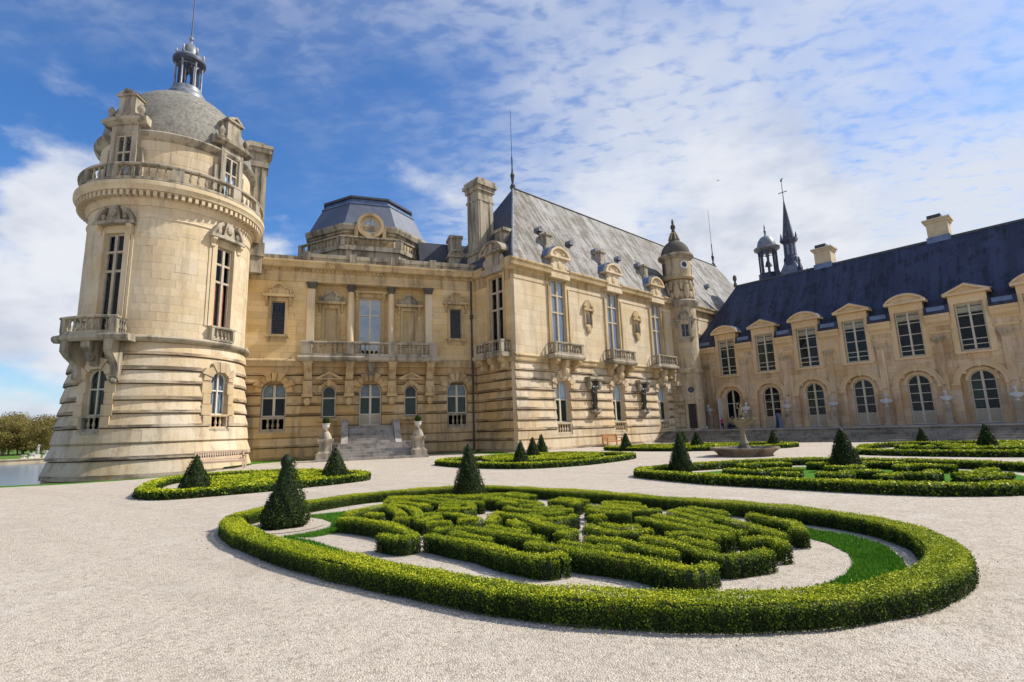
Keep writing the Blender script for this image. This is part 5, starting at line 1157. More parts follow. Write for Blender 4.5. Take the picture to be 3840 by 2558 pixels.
# other beds: outline, cones etc.
BEDS = {
 'left': [(-10.3, 14.6), (-9.4, 14.35), (-8.4, 14.9), (-7.34, 15.69), (-6.69, 16.33), (-5.83, 17.24), (-5.2, 18.3), (-5.5, 19.4), (-6.5, 20.4), (-8.2, 21.5), (-10, 22.2), (-11.5, 21.9), (-12.8, 20.9), (-13.0, 19.4), (-12.35, 17.6), (-11.4, 15.9), (-10.85, 15.05)],
 'middle': [(-3.9, 25.7), (-3.3, 24.3), (-1.7, 22.4), (.5, 21.2), (2.7, 22.0), (4.2, 23.4), (5.5, 25.0), (5.9, 26.4), (4.9, 28.0), (2.9, 29.5), (.6, 29.6), (-1.8, 28.3), (-3.3, 27.0)],
 'right': [(3.75, 16.7), (4.0, 15.7), (5.08, 13.9), (6.5, 12.4), (7.6, 11.3), (8.65, 10.65), (10.0, 10.5), (11.8, 11.0), (13.4, 12.4), (14.3, 14.2), (13.9, 15.9), (12.7, 17.4), (11.3, 18.9), (9.0, 19.3), (6.3, 18.5), (4.5, 17.7)],
 'far right': [(16.3, 25.0), (15.3, 23.4), (16.4, 21.2), (18.7, 19.2), (21.5, 18.4), (24.4, 19.6), (26.2, 22.4), (26.0, 25.2), (24, 27.2), (21, 28.6), (18.2, 27.4)],
 'far middle': [(6.2, 35.6), (6.4, 34.2), (8.3, 31.9), (11.2, 30.3), (14.5, 30.2), (17.0, 31.7), (17.4, 33.2), (15.9, 34.9), (12.6, 36.6), (9.0, 37.0)]}
LABB = {'left': 'low box hedge ringing the bed in front of the round tower', 'middle': 'low box hedge ringing the bed before the sunlit stone block', 'right': 'low box hedge ringing the bed with grass panels, right of the fountain path', 'far right': 'low box hedge ringing the far bed below the terrace steps at the right', 'far middle': 'low box hedge ringing the bed behind the fountain'}
def fr_(pts):
    P_ = np.array(pts); c = (P_.max(0)+P_.min(0))/2; q = P_-P_.mean(0); _, _, vt = np.linalg.svd(q-q.mean(0), full_matrices=False); a = vt[0]
    if a[1] < 0: a = -a
    b = np.array([-a[1], a[0]]); m_ = P_.mean(0); s = np.abs((P_-m_)@np.stack([a, b], 1)).max(0); return m_, a, b, s
src = fr_(P1)
for bi, (nm, pts) in enumerate(BEDS.items()):
    D_ = np.linalg.norm(np.mean(pts, 0)); lf = .0017*D_+.004; de = 1500*(.03/lf)**1.75*.9
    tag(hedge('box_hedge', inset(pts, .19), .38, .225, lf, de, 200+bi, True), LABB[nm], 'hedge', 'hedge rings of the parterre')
    dst = fr_(pts); k_ = dst[3]/src[3]*.93; flip = -1 if bi % 2 else 1
    if nm == 'right':
        runs = [[(6.3, 15.9), (6.9, 15.2), (7.6, 15.6), (8.2, 15.2)], [(7.9, 13.9), (8.5, 13.7), (9.0, 14.3), (9.6, 13.9)], [(8.9, 12.9), (9.6, 13.3), (10.2, 13.1), (10.8, 13.7)], [(10.2, 12.1), (10.9, 12.2), (11.6, 12.6)], [(10.6, 12.7), (11.5, 13.1), (12.2, 13.6)], [(9.6, 17.3), (10.3, 16.5), (11.2, 16.9), (11.9, 16.2)], [(7.4, 17.4), (8.3, 17.7), (9.0, 17.3)], [(11.0, 15.2), (11.6, 15.4), (12.3, 14.8)], [(7.0, 14.4), (7.5, 14.0)], [(9.2, 15.7), (9.9, 15.3), (10.2, 15.9)]]
    else:
        runs = []
        for r in (RUNS if bi < 2 else RUNS[::2]):
            q = (np.array(r)-src[0])@np.stack([src[1], src[2]], 1); q[:, 1] *= flip; q = q*k_; runs.append([tuple(x) for x in dst[0]+q[:, :1]*dst[1]+q[:, 1:]*dst[2]])
    wr = .34 if nm == 'right' else .32
    HS = []
    for i, r in enumerate(runs):
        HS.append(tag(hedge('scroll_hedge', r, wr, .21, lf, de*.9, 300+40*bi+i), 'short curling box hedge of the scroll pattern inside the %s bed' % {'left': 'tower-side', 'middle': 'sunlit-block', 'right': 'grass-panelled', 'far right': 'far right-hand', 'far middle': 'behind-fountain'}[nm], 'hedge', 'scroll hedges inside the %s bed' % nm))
    rowlabels(HS, [(*np.mean(r, 0), .2) for r in runs], 'low scroll hedge inside the '+{'left': 'tower-side', 'middle': 'sunlit-block', 'right': 'grass-panelled', 'far right': 'far right-hand', 'far middle': 'behind-fountain'}[nm]+' bed, %s band, %s from the left', ('rear', 'front') if len(runs) < 13 else ('rear', 'middle', 'front'))
    sheet('grass_panel', inset(pts, .9), .005, M['turf'] if nm in ('right', 'left', 'far right') else M['gravel'])
    if nm == 'right':
        for pl in ([(8.7, 13.0), (9.3, 12.3), (9.9, 12.4), (9.4, 13.1)], [(6.6, 16.7), (7.4, 16.4), (7.7, 16.8), (7.0, 17.1)], [(12.4, 14.2), (13.0, 13.9), (13.2, 14.5), (12.7, 14.8)], [(5.2, 16.9), (5.9, 16.5), (6.2, 17.1), (5.6, 17.5)]): sheet('gravel_patch', pl, .009, M['gravel'])
    if nm == 'left': sheet('gravel_patch', [(-12.0, 17.3), (-11.2, 16.2), (-10.6, 16.0), (-11.0, 17.0), (-11.4, 18.0)], .009, M['gravel'])
CONES = [(-4.21, 9.63, 1.3, .43, 'tall knobbed yew cone at the left end of nearest oval bed'), (-1.1, 12.2, 1.32, .40, 'tall yew cone at the back of nearest oval bed'), (-9.75, 16.0, 1.17, .47, 'broad yew cone in tower-side bed, in front of the pale bench'), (-6.35, 18.5, 1.2, .50, 'broad yew cone in tower-side bed, in front of the entrance stair'),
 (.23, 23.6, 1.13, .38, 'nearest of three yew cones in a row below the sunlit corner'), (.92, 27.3, 1.2, .42, 'middle of three yew cones in a row below the sunlit corner'), (1.6, 31.6, 1.32, .40, 'farthest of three yew cones in a row below the sunlit corner'), (5.5, 17.6, 1.38, .40, 'tall dark yew cone at the left of the grass-panelled bed'),
 (7.1, 33.6, 1.2, .40, 'small yew cone beside the orange bench'), (11.55, 33.2, 1.15, .46, 'broad yew cone behind the fountain, before the turret door'), (12.1, 37.6, 1.15, .36, 'slim yew cone half hidden behind the tall cone near the turret'), (10.3, 16.5, 1.33, .47, 'tall shaggy yew cone in the middle of the grass-panelled bed'),
 (16.0, 32.4, 1.08, .38, 'small yew cone right of the fountain, before the terrace steps'), (23.0, 29.6, 1.0, .34, 'small blunt yew cone before the terrace steps at the right'), (21.2, 23.6, 1.22, .40, 'large yew cone in the far right-hand bed')]
for i, (x, y, h, r, lab) in enumerate(CONES):
    D_ = math.hypot(x, y); lf = max(.016, .0012*D_); topiary('yew_cone', x, y, h, r*.92, lf, 5200*(.016/lf)**1.6, 500+i, lab, .0,
        prof=[(0, .75), (.05, .95), (.15, 1.0), (.32, .82), (.5, .58), (.68, .40), (.78, .27), (.82, .24), (.88, .30), (.94, .28), (1, .08)] if i == 0 else ([(0, .8), (.06, .97), (.2, .97), (.45, .70), (.7, .42), (.86, .27), (.95, .20), (1, .06)] if i in (1, 11) else None))
    if i in (0, 1, 11): sheet('gravel_patch', [(x+.72*math.cos(a), y+.72*math.sin(a)) for a in np.linspace(0, 2*PI, 16)[:-1]], .0105, M['gravel'])

# loose gravel near the camera
rs = np.random.RandomState(3); n = 42000
yy_ = 1.2+9.5*rs.uniform(0, 1, n)**1.7; xx = rs.uniform(-1, 1, n)*(yy_*1.02+.6)
px_ = np.array(spline(P1, True)); cc_ = px_.mean(0); ang = np.arctan2(px_[:, 1]-cc_[1], px_[:, 0]-cc_[0]); rr_ = np.hypot(px_[:, 0]-cc_[0], px_[:, 1]-cc_[1]); o_ = np.argsort(ang)
q_ = np.interp(np.arctan2(yy_-cc_[1], xx-cc_[0]), ang[o_], rr_[o_], period=2*PI); keep = np.hypot(xx-cc_[0], yy_-cc_[1]) > q_+.05; xx, yy_ = xx[keep], yy_[keep]; n = len(xx)
sz = rs.uniform(.003, .0085, n); base_ = np.array([(1, 0, .0), (0, 1, 0), (-1, 0, 0), (0, -1, 0), (.15, .1, .75)]); V = base_[None]*sz[:, None, None]*rs.uniform(.7, 1.3, (n, 5, 1)); ca, sa = np.cos(rs.uniform(0, 6.3, n)), np.sin(rs.uniform(0, 6.3, n))
V = np.stack([V[..., 0]*ca[:, None]-V[..., 1]*sa[:, None]+xx[:, None], V[..., 0]*sa[:, None]+V[..., 1]*ca[:, None]+yy_[:, None], V[..., 2]+.001], -1).reshape(-1, 3)
F = np.array([(0, 1, 4), (1, 2, 4), (2, 3, 4), (3, 0, 4)])[None]+np.arange(n)[:, None, None]*5
me = bpy.data.meshes.new('loose_gravel'); me.vertices.add(n*5); me.vertices.foreach_set('co', V.ravel().astype(np.float32)); me.loops.add(n*12); me.loops.foreach_set('vertex_index', F.ravel().astype(np.int32)); me.polygons.add(n*4); me.polygons.foreach_set('loop_start', (np.arange(n*4)*3).astype(np.int32)); me.update(calc_edges=True)
me.attributes.new('tone', 'FLOAT', 'FACE').data.foreach_set('value', np.repeat(rs.uniform(0, 1, n), 4).astype(np.float32)); me.materials.append(M['pebble'])
tag(link('loose_gravel', me), 'loose pale gravel stones strewn over the forecourt in front', 'gravel', kind='stuff')
R5 = random.Random(4)
for (x0, y0, x1, y1, k) in ((-1.0, 6.55, -.4, 6.05, 6), (-.05, 5.62, .2, 5.5, 4)):
    for i in range(k):
        t_ = R5.random(); x, y = x0+(x1-x0)*t_-.1, y0+(y1-y0)*t_-.13; s_ = R5.uniform(.018, .032)
        tag(MB().ell(x, y, s_*.55, s_, s_*.8, s_*.6, 6, 4).obj('white_stone', M['marble']), 'small white stone lying under the front scroll hedge of nearest bed', 'stone', 'white stones under the scroll hedge')

# ================================================================== FOUNTAIN
ft = thing('fountain', 'tiered stone fountain with wide round basin, stem, bowl and small figure on top', 'fountain', (11.05, 25.3, 0))
MB().lathe([(1.22, 0), (1.24, .1), (1.32, .18), (1.5, .30), (1.56, .33), (1.56, .39), (1.36, .39), (1.3, .26), (.1, .24)], 0, 0, 36).obj('basin', M['basin'], ft, True)
MB().lathe([(1.3, .30), (.05, .305)], 0, 0, 36).obj('basin_water', M['water'], ft)
MB().lathe([(.34, .24), (.36, .34), (.30, .42), (.24, .5)], 0, 0, 8).obj('foot', M['dark_stone'], ft)
MB().lathe([(.19, .48), (.22, .58), (.15, .75), (.11, .95), (.10, 1.1), (.13, 1.2), (.11, 1.26)], 0, 0, 16).obj('stem', M['fount'], ft, True)
MB().lathe([(.11, 1.22), (.15, 1.3), (.3, 1.42), (.52, 1.55), (.66, 1.66), (.74, 1.72), (.74, 1.75), (.5, 1.68), (.1, 1.62)], 0, 0, 28).obj('bowl', M['fount'], ft, True)
fg = MB(); fg.lathe([(.16, 1.62), (.17, 1.74), (.1, 1.8)], 0, 0, 12); fg.tube([(-.05, 0, 1.78), (-.06, .02, 1.92), (-.03, 0, 2.05), (0, 0, 2.2), (.01, 0, 2.3)], [.05, .06, .075, .085, .04], 8); fg.tube([(.06, 0, 1.78), (.07, -.03, 1.92), (.03, 0, 2.05)], [.045, .055, .07], 8)
fg.ell(.01, -.01, 2.37, .06, .065, .08, 8, 6); fg.tube([(-.07, 0, 2.24), (-.18, -.02, 2.3), (-.15, -.03, 2.42)], [.035, .03, .028], 6); fg.tube([(.08, 0, 2.24), (.16, -.03, 2.14), (.12, -.09, 2.06)], [.035, .03, .028], 6); fg.ell(-.14, -.03, 2.46, .05, .05, .04, 6, 4)
fg.obj('figure', M['fount'], ft, True)
for a in (.6, 2.2, 3.9, 5.3): MB().ell(.62*math.cos(a), .62*math.sin(a), 1.76, .06, .06, .045, 7, 5).obj('spout', M['fount'], ft)

# ================================================================== BUSTS ON PEDESTALS along the wing
ped = MB().box(-.26, .26, -.26, .26, 0, .12); ped.lathe([(.30, .12), (.25, .2), (.28, 1.30), (.33, 1.36), (.33, 1.44)], 0, 0, 4, PI/4); ped.box(-.25, .25, -.25, .25, 1.44, 1.5); pm = ped.mesh('stone_pedestal', M['plinth'])
WHERE = ['beside the turret door', 'between the open door and the second door', 'third from the turret', 'fourth from the turret', 'fifth from the turret', 'sixth from the turret', 'at the right edge of the picture']
for k in range(7):
    u = PIL[k]; x, y = toW(u, .62)
    t = thing('stone_pedestal', 'tapering stone pedestal under a marble bust, '+WHERE[k], 'pedestal', (x, y, .965), rzW, 'pedestals along the wing')
    link('shaft', pm, t); MB().box(-.16, .16, -.275, -.25, .95, 1.2).obj('tablet', M['trim'], t)
    b = MB(); hx = (-.06, .05, .03, 0, .06, -.04, -.03)[k]
    b.lathe([(.13, 0), (.14, .05), (.08, .09), (.09, .14)], 0, 0, 12)
    sc_ = 1.0+.08*((k*5) % 3)
    b.ell(0, .0, .34, .29*sc_, .16, .19, 14, 8); b.ell(-.2*sc_, 0, .38, .13, .13, .12, 9, 6); b.ell(.2*sc_, 0, .38, .13, .13, .12, 9, 6); b.ell(0, -.08, .28, .17, .1, .13, 9, 6)
    b.tube([(0, .01, .42), (hx*.5, -.01, .6)], [.085, .07], 9); b.ell(hx, -.02, .72, .095, .115, .135, 12, 8); b.ell(hx, .02, .77, .105, .115, .11, 10, 6)
    b.ell(hx*1.4, -.135, .705, .02, .035, .035, 6, 4); b.ell(hx*1.3, -.12, .65, .03, .02, .012, 6, 4); b.ell(hx-.095, 0, .71, .02, .03, .035, 6, 4); b.ell(hx+.095, 0, .71, .02, .03, .035, 6, 4)
    for q in (-.04, .04): b.ell(hx*1.25+q, -.112, .735, .018, .014, .012, 6, 4)
    o = b.obj('marble_bust', M['marble'], None, True); o.scale = (1.22, 1.22, 1.15); o.location = (x, y, 2.465); o.rotation_euler = (0, 0, rzW); tag(o, 'white marble bust on pedestal before the wing, '+WHERE[k], 'bust', 'marble busts along the wing')

# ================================================================== STANDING FIGURES (skin-modifier bodies)
def figure(name, verts, edges, mat, loc, rz, parent=None, sub=1, scale=1.0):
    me = bpy.data.meshes.new(name); me.from_pydata([tuple(c*scale for c in v[:3]) for v in verts], edges, []); o = link(name, me, parent, loc, rz)
    sk = o.modifiers.new('skin', 'SKIN'); sl_ = me.skin_vertices[0].data if me.skin_vertices else None
    if sl_ is None:
        bm = bmesh.new(); bm.from_mesh(me); bm.verts.layers.skin.verify(); bm.to_mesh(me); bm.free(); sl_ = me.skin_vertices[0].data
    for i, v in enumerate(verts):
        r = v[3]*scale; sl_[i].radius = (r, r); sl_[i].use_root = i == 0
    o.modifiers.new('sub', 'SUBSURF').levels = sub; o.modifiers['sub'].render_levels = sub
    me.materials.append(mat); sk.use_smooth_shade = True; return o
STAND = [(0, 0, .95, .13), (0, 0, 1.12, .12), (0, -.02, 1.32, .155), (0, 0, 1.48, .06), (0, -.02, 1.58, .075), (0, -.02, 1.68, .09), (0, -.02, 1.76, .06), (-.1, 0, .9, .095), (-.11, -.03, .5, .07), (-.12, .02, .1, .045), (-.12, -.1, .05, .04), (.1, .02, .9, .095), (.13, .0, .5, .07), (.16, .06, .1, .045), (.17, -.06, .05, .04),
         (-.2, 0, 1.38, .06), (-.27, -.02, 1.12, .05), (-.2, -.16, .98, .04), (-.12, -.2, 1.0, .035), (.2, 0, 1.38, .06), (.3, .02, 1.52, .05), (.24, -.04, 1.72, .04), (.18, -.06, 1.76, .035)]
SE = [(0, 1), (1, 2), (2, 3), (3, 4), (4, 5), (5, 6), (0, 7), (7, 8), (8, 9), (9, 10), (0, 11), (11, 12), (12, 13), (13, 14), (2, 15), (15, 16), (16, 17), (17, 18), (2, 19), (19, 20), (20, 21), (21, 22)]
for u, lab in ((8.28, 'dark bronze statue on wall bracket between first two windows of the sunlit block'), (15.25, 'dark bronze statue on a wall bracket nearer the turret on the sunlit block')):
    x, y = toM(u, .34); t = thing('bronze_statue', lab, 'statue', (x, y, 2.96), rzM, 'bronze statues on the sunlit front')
    figure('body', STAND, SE, M['bronze'], (0, 0, .06), 0, t, 2, 1.28)
    dr = MB(); dr.lathe([(.20, .1), (.24, .2), (.2, .7), (.2, 1.2), (.12, 1.35)], .03, .08, 10, 0, .5); dr.obj('drapery', M['bronze'], t, True); MB().lathe([(.3, 0), (.28, .07)], 0, 0, 12).obj('base', M['bronze'], t)
def seated(lab, x, y, z, rz, top, skin_bits=True, sc=1.0):
    t = thing('person', lab, 'person', (x, y, z), rz)
    V = [(0, 0, .45, .13), (0, .02, .62, .125), (0, .02, .82, .14), (0, .01, .96, .055), (0, -.02, 1.05, .07), (0, -.02, 1.14, .085), (0, -.01, 1.2, .06), (-.1, -.1, .45, .09), (-.12, -.42, .47, .065), (-.12, -.44, .1, .045), (-.12, -.55, .05, .04), (.1, -.1, .45, .09), (.12, -.42, .47, .065), (.12, -.44, .1, .045), (.12, -.55, .05, .04),
         (-.19, .02, .88, .055), (-.24, -.04, .65, .045), (-.16, -.25, .56, .035), (-.12, -.34, .54, .03), (.19, .02, .88, .055), (.24, -.04, .65, .045), (.16, -.25, .56, .035), (.12, -.34, .54, .03)]
    b = figure('body', V, SE, M[top], (0, 0, 0), 0, t, 2, sc)
    MB().ell(0, -.03*sc, 1.12*sc, .082*sc, .095*sc, .115*sc, 10, 7).obj('head', M['skin'], t, True); MB().ell(0, .01, 1.17*sc, .09*sc, .095*sc, .085*sc, 10, 6).obj('hair', M['door'], t, True)
    MB().tube([(-.14*sc, -.1*sc, .45*sc), (-.13*sc, -.42*sc, .5*sc), (-.13*sc, -.44*sc, .08*sc)], [.1*sc, .08*sc, .06*sc], 8).obj('trouser_leg', M['cloth_blue'], t); MB().tube([(.14*sc, -.1*sc, .45*sc), (.13*sc, -.42*sc, .5*sc), (.13*sc, -.44*sc, .08*sc)], [.1*sc, .08*sc, .06*sc], 8).obj('trouser_leg', M['cloth_blue'], t)
    return t
def sit(lab, u, d, top, rz=0, sc=1.0, dz=0.0):
    x, y = toW(u, d); return seated(lab, x, y, .967+dz, rzW+rz, top, True, sc)
sit('seated person in dark clothes beside the white bust near the turret door', .55, .75, 'cloth_dark', .2)
sit('seated person in dark clothes on the open doorway bench, left one', 3.35, .3, 'cloth_dark', -.2)
sit('seated person in grey-blue clothes on the open doorway bench, right one', 4.0, .35, 'cloth_blue', .3)
bn_ = thing('low_bench', 'low dark bench with sitters in the open doorway of the wing', 'bench', (*toW(3.7, .3), .965), rzW); MB().box(-.95, .95, -.2, .25, .34, .40).obj('seat', M['door'], bn_)
for q in (-.8, .8): MB().box(q-.04, q+.04, -.18, .2, 0, .34).obj('leg', M['door'], bn_)
bn_ = thing('low_bench', 'low dark seat under the person beside the turret door', 'bench', (*toW(.55, .75), .965), rzW+.2); MB().box(-.3, .3, -.2, .25, .33, .39).obj('seat', M['door'], bn_)
for q in (-.25, .25): MB().box(q-.03, q+.03, -.18, .2, 0, .33).obj('leg', M['door'], bn_)
t = thing('person', 'small child standing in a bright pink jacket by the open door', 'person', (*toW(2.6, 1.0), .967), rzW+.3)
figure('body', STAND, SE, M['pink'], (0, 0, 0), 0, t, 2, .62); MB().ell(0, -.015, 1.04, .07, .08, .09, 10, 7).obj('head', M['skin'], t, True); MB().ell(0, .01, 1.075, .077, .08, .07, 10, 6).obj('hair', M['door'], t, True)
for q in (-1, 1): MB().tube([(q*.065, 0, .56), (q*.075, 0, .3), (q*.085, .01, .05)], [.075, .06, .045], 8).obj('trouser_leg', M['cloth_dark'], t)
b = MB().ell(0, 0, .17, .16, .1, .17, 10, 7); b.tube([(-.08, 0, .3), (0, 0, .42), (.08, 0, .3)], .015, 6); o = b.obj('white_bag', M['cloth_white'], None, True); o.location = (*toW(.95, 1.05), .967); tag(o, 'small white bag standing by the person near the turret door', 'bag')
t = thing('folding_sign', 'narrow blue-grey folding board leaning open beside the second glazed door', 'sign', (*toW(8.0, 1.0), .965), rzW+1.45)
for q in (-1, 1):
    b = MB(); b.add([(-.3, q*.22, 0), (.3, q*.22, 0), (.3, q*.02, 1.3), (-.3, q*.02, 1.3), (-.3, q*.25, 0), (.3, q*.25, 0), (.3, q*.05, 1.3), (-.3, q*.05, 1.3)], [(0, 1, 2, 3), (4, 5, 6, 7), (0, 1, 5, 4), (1, 2, 6, 5), (2, 3, 7, 6), (3, 0, 4, 7)]); b.obj('board', M['sign'], t)

# ================================================================== BENCHES
def bench(lab, x, y, rz, L_, mat):
    t = thing('park_bench', lab, 'bench', (x, y, .006), rz)
    for k in range(5): MB().box(-L_/2, L_/2, -.30+.105*k, -.30+.105*k+.085, .42, .45).obj('seat_slat', M[mat], t)
    n = int(L_/.11)
    for k in range(n):
        u = -L_/2+.08+(L_-.16)*k/(n-1); b = MB(); b.add([(u-.025, .20, .50), (u+.025, .20, .50), (u+.025, .30, .90), (u-.025, .30, .90), (u-.025, .225, .50), (u+.025, .225, .50), (u+.025, .325, .90), (u-.025, .325, .90)], [(0, 1, 2, 3), (4, 5, 6, 7), (0, 1, 5, 4), (1, 2, 6, 5), (2, 3, 7, 6), (3, 0, 4, 7)]); b.obj('back_slat', M[mat], t)
    b = MB(); b.box(-L_/2, L_/2, .29, .35, .88, .97); b.box(-L_/2, L_/2, .18, .24, .47, .53); b.obj('back_rail', M[mat], t)
    for q in (-1, 1):
        for yy2, h in ((-.27, .64), (.22, .94)): MB().box(q*(L_/2-.04)-.04, q*(L_/2-.04)+.04, yy2-.04, yy2+.04, 0, h).obj('leg', M[mat], t)
        MB().box(q*(L_/2-.04)-.05, q*(L_/2-.04)+.05, -.34, .24, .64, .69).obj('armrest', M[mat], t)
    MB().box(-L_/2+.1, L_/2-.1, -.28, -.24, .33, .41).obj('apron', M[mat], t)
    return t
bench('pale pinkish wooden bench at the foot of the round tower', -15.55, 27.6, rad(42), 2.35, 'pinkwood')
x, y = toM(9.25, 1.0); bench('orange teak bench against the sunlit rusticated wall', x, y, rzM, 1.9, 'teak')

# ================================================================== BEHIND THE WING: bell cupola and chapel spire
cu_ = thing('bell_cupola', 'small open bell cupola with rounded lead dome behind the blue roof', 'cupola', (*toW(3.15, -13.5), 0), rzW)
MB().box(-1.0, 1.0, -1.0, 1.0, 0, 18.6).obj('shaft', M['trim'], cu_); MB().lathe([(1.35, 18.4), (1.25, 18.6), (1.2, 19.2), (1.3, 19.3)], 0, 0, 8, PI/8).obj('base', M['spire'], cu_)
for k in range(8): a = k*PI/4+PI/8; MB(lambda x, y, z, a=a: (x*math.cos(a)-y*math.sin(a), x*math.sin(a)+y*math.cos(a), z)).box(.86, 1.06, -.12, .12, 19.2, 22.2).obj('post', M['spire'], cu_)
b = MB()
for k in range(8):
    a = k*PI/4; f = lambda u, d, z, a=a: ((.88+d)*math.cos(a)-u*math.sin(a), (.88+d)*math.sin(a)+u*math.cos(a), z); c = MB(f)
    for j in range(6):
        a0, a1 = PI*j/6, PI*(j+1)/6; c.poly([(.3*math.cos(a0), 21.6+.3*math.sin(a0)), (.42, 21.6+.3*math.sin(a0)+.02) if j < 3 else (-.42, 21.6+.3*math.sin(a0)+.02), (.42, 22.2) if j < 3 else (-.42, 22.2), (.3*math.cos(a1), 21.6+.3*math.sin(a1))], -.08, .08)
    c.obj('arch', M['spire'], cu_)
MB().lathe([(1.0, 22.1), (1.45, 22.4), (1.5, 22.6), (1.12, 22.75), (1.08, 23.0), (.95, 23.5), (.65, 23.95), (.25, 24.2), (.1, 24.3), (.12, 24.7), (.18, 24.8), (.08, 25.0), (.09, 25.3), (.02, 25.7)], 0, 0, 20).obj('dome', M['lead'], cu_, True)
MB().lathe([(.42, 20.3), (.36, 20.5), (.26, 20.9), (.1, 21.1)], 0, 0, 12).obj('bell', M['bronze'], cu_, True); MB().tube([(0, 0, 19.2), (0, 0, 22.3)], .06, 6).obj('bell_post', M['iron'], cu_)
sp_ = thing('chapel_spire', 'slender dark lead chapel spire with cross and pinnacles behind the blue roof', 'spire', (*toW(5.75, -13.5), 0), rzW)
MB().box(-1.6, 1.6, -1.6, 1.6, 0, 17.6).obj('shaft', M['trim'], sp_)
MB().lathe([(2.1, 17.6), (.75, 20.2)], 0, 0, 4, PI/4).obj('roof', M['lead'], sp_)
MB().lathe([(.82, 19.0), (.78, 20.6), (.68, 20.8), (.64, 22.4), (.95, 22.7), (.98, 22.95), (.7, 23.05)], 0, 0, 8, PI/8).obj('drum', M['spire'], sp_)
for k in range(8):
    a = k*PI/4; f = lambda u, d, z, a=a: (d*math.cos(a)-u*math.sin(a), d*math.sin(a)+u*math.cos(a), z); MB(f).box(-.12, .12, .58, .63, 20.95, 22.2).obj('belfry_opening', M['lead'], sp_)
    MB(f).lathe([(.07, 23.0), (.1, 23.2), (.03, 23.7)], 0, .85, 6).obj('crocket', M['spire'], sp_)
MB().lathe([(.66, 23.05), (.5, 24.2), (.2, 26.6), (.05, 27.9)], 0, 0, 8, PI/8).obj('cone', M['lead_dark'], sp_)
b = MB().tube([(0, 0, 27.7), (0, 0, 30.6)], [.05, .03], 6); b.box(-.5, .5, -.03, .03, 28.95, 29.03); b.ell(0, 0, 30.5, .12, .1, .16, 6, 4); b.ell(.1, 0, 30.7, .14, .04, .08, 6, 4); b.obj('cross', M['iron'], sp_)
for q, z in ((-1.25, 18.9), (1.25, 18.7)):
    b = MB().lathe([(.28, 17.2), (.25, z), (.32, z+.1), (.1, z+.9), (.16, z+1.0), (.02, z+1.6)], q, -1.2, 6); b.obj('pinnacle', M['spire'], sp_)
    b = MB(); b.poly([(q-.7, 17.4), (q+.7, 17.4), (q, z+.6)], 1.0, 1.25); b.obj('gablet', M['lead'], sp_)
for f in list(sp_.children): pass

# ================================================================== FAR BANK: statues, urns, woodland
FS = (1.2, 2.3, 3.1, 4.3)
fx = [(FS[0], 'white stone urn on the far quay, leftmost', 0, .95), (FS[1], 'white stone urn on the far quay, beside the white statue', 0, 1.25), (FS[2], 'white standing statue on the far quay', 1, 2.1), (FS[3], 'white stone urn on the far quay, half hidden by the tower', 0, 1.6)]
for s_, lab, st_, h in fx:
    p = Q(s_, 1.0); t = thing('garden_statue' if st_ else 'garden_urn', lab, 'statue' if st_ else 'urn', (p[0], p[1], -1.25), .8, None if st_ else 'urns on the far quay')
    MB().box(-.42, .42, -.42, .42, 0, h*.45).obj('plinth', M['marble'], t)
    if st_: figure('body', STAND, SE, M['marble'], (0, 0, h*.45), -.9, t, 1, 1.05)
    else: MB().lathe([(.18, h*.45), (.14, h*.55), (.42, h*.8), (.5, h), (.4, h)], 0, 0, 12).obj('bowl', M['marble'], t, True)
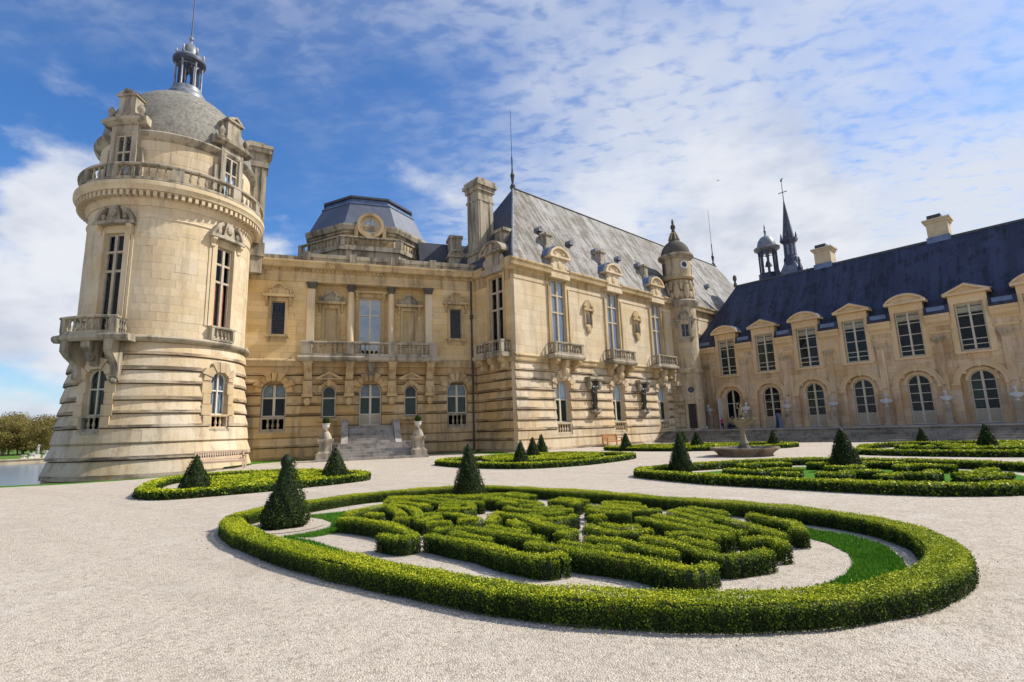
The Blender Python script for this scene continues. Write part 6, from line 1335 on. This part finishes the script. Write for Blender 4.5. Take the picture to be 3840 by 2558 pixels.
def bare_tree(x, y, h, seed, lab):
    rs = np.random.RandomState(seed); t = thing('woodland_tree', lab, 'tree', (x, y, -1.25), rs.uniform(0, 6), 'trees of the far woodland')
    b = MB().tube([(0, 0, 0), (rs.normal(0, .1), rs.normal(0, .1), h*.35), (rs.normal(0, .3), rs.normal(0, .3), h*.8)], [.26, .19, .06], 7)
    for k in range(7):
        a = rs.uniform(0, 6.3); z0 = h*rs.uniform(.22, .6); r = h*rs.uniform(.16, .3); b.tube([(0, 0, z0), (r*.5*math.cos(a), r*.5*math.sin(a), z0+h*.12), (r*math.cos(a), r*math.sin(a), z0+h*.28)], [.1, .06, .025], 5)
    b.obj('trunk', M['bark'], t)
    n = 4200; k = 34; cs = np.stack([rs.normal(0, h*.17, k), rs.normal(0, h*.17, k), h*rs.uniform(.22, .93, k)], 1); id_ = rs.randint(0, k, n)
    c = cs[id_]+rs.normal(0, 1, (n, 3))*np.array([h*.075, h*.075, h*.07]); c[:, 2] = np.clip(c[:, 2], h*.1, h*1.02)
    tone = np.clip(rs.uniform(.15, .75, k)[id_]+rs.normal(0, .15, n), 0, 1)
    link('crown', leaf_mesh('crown', c, rs.normal(0, 1, (n, 3)), tone, np.full(n, .26), M['wood'], rs, .35), t); return t
R6 = random.Random(8); k = 0; TREES = []; TROW = []
for row, (dist, hh_) in enumerate(((62, 9.0), (70, 10.0), (79, 10.8), (90, 11.6))):
    for i in range(22):
        s_ = -52+4.0*i+R6.uniform(-1.4, 1.4)+row*2; p = Q(s_, dist+R6.uniform(-3, 3))
        k += 1; hs_ = hh_*R6.uniform(.88, 1.12)
        if not -12 < screen(p[0], p[1], 4)[0] < 62: continue
        TREES.append(bare_tree(p[0], p[1], hs_, 900+k, 'bare brownish spring tree in the %s row of the woodland across the moat' % ('front', 'second', 'third', 'back')[row])); TROW.append(row)
for r in range(4):
    for j, t in enumerate(sorted([t for t, q in zip(TREES, TROW) if q == r], key=lambda t: screen(*t.location)[0])): t['label'] = 'bare brownish tree across the moat, %s row, %s from the left' % (('front', 'second', 'third', 'back')[r], ORD[j])
# a bird
bd = MB(); bd.ell(0, 0, 0, .08, .25, .07, 8, 5); bd.add([(.05, .1, .02), (.05, -.1, .02), (.55, -.16, .16), (.5, 0, .18)], [(0, 1, 2, 3)]); bd.add([(-.05, .1, .02), (-.05, -.1, .02), (-.55, -.16, .16), (-.5, 0, .18)], [(0, 1, 2, 3)])
o = bd.obj('bird', M['cloth_dark']); o.scale = (.55, .55, .55); o.location = (26.5, 60, 31.5); tag(o, 'small dark bird flying above the steep roof', 'bird')

# dry leaves and twigs gathered along the outside of the near hedge
rs = np.random.RandomState(21); rp = np.array(spline(inset(P1, -.12), True)); id_ = rs.randint(0, len(rp), 420); c = np.column_stack([rp[id_]+rs.normal(0, .16, (420, 2)), np.full(420, .010)])
me = leaf_mesh('fallen_leaves', c, np.tile([0, 0, 1.0], (420, 1)), rs.uniform(0, 1, 420), np.full(420, .011), M['wood'], rs, .5, None, .35)
tag(link('fallen_leaves', me), 'small dry leaves scattered on the gravel beside the near hedge', 'leaves', kind='stuff')
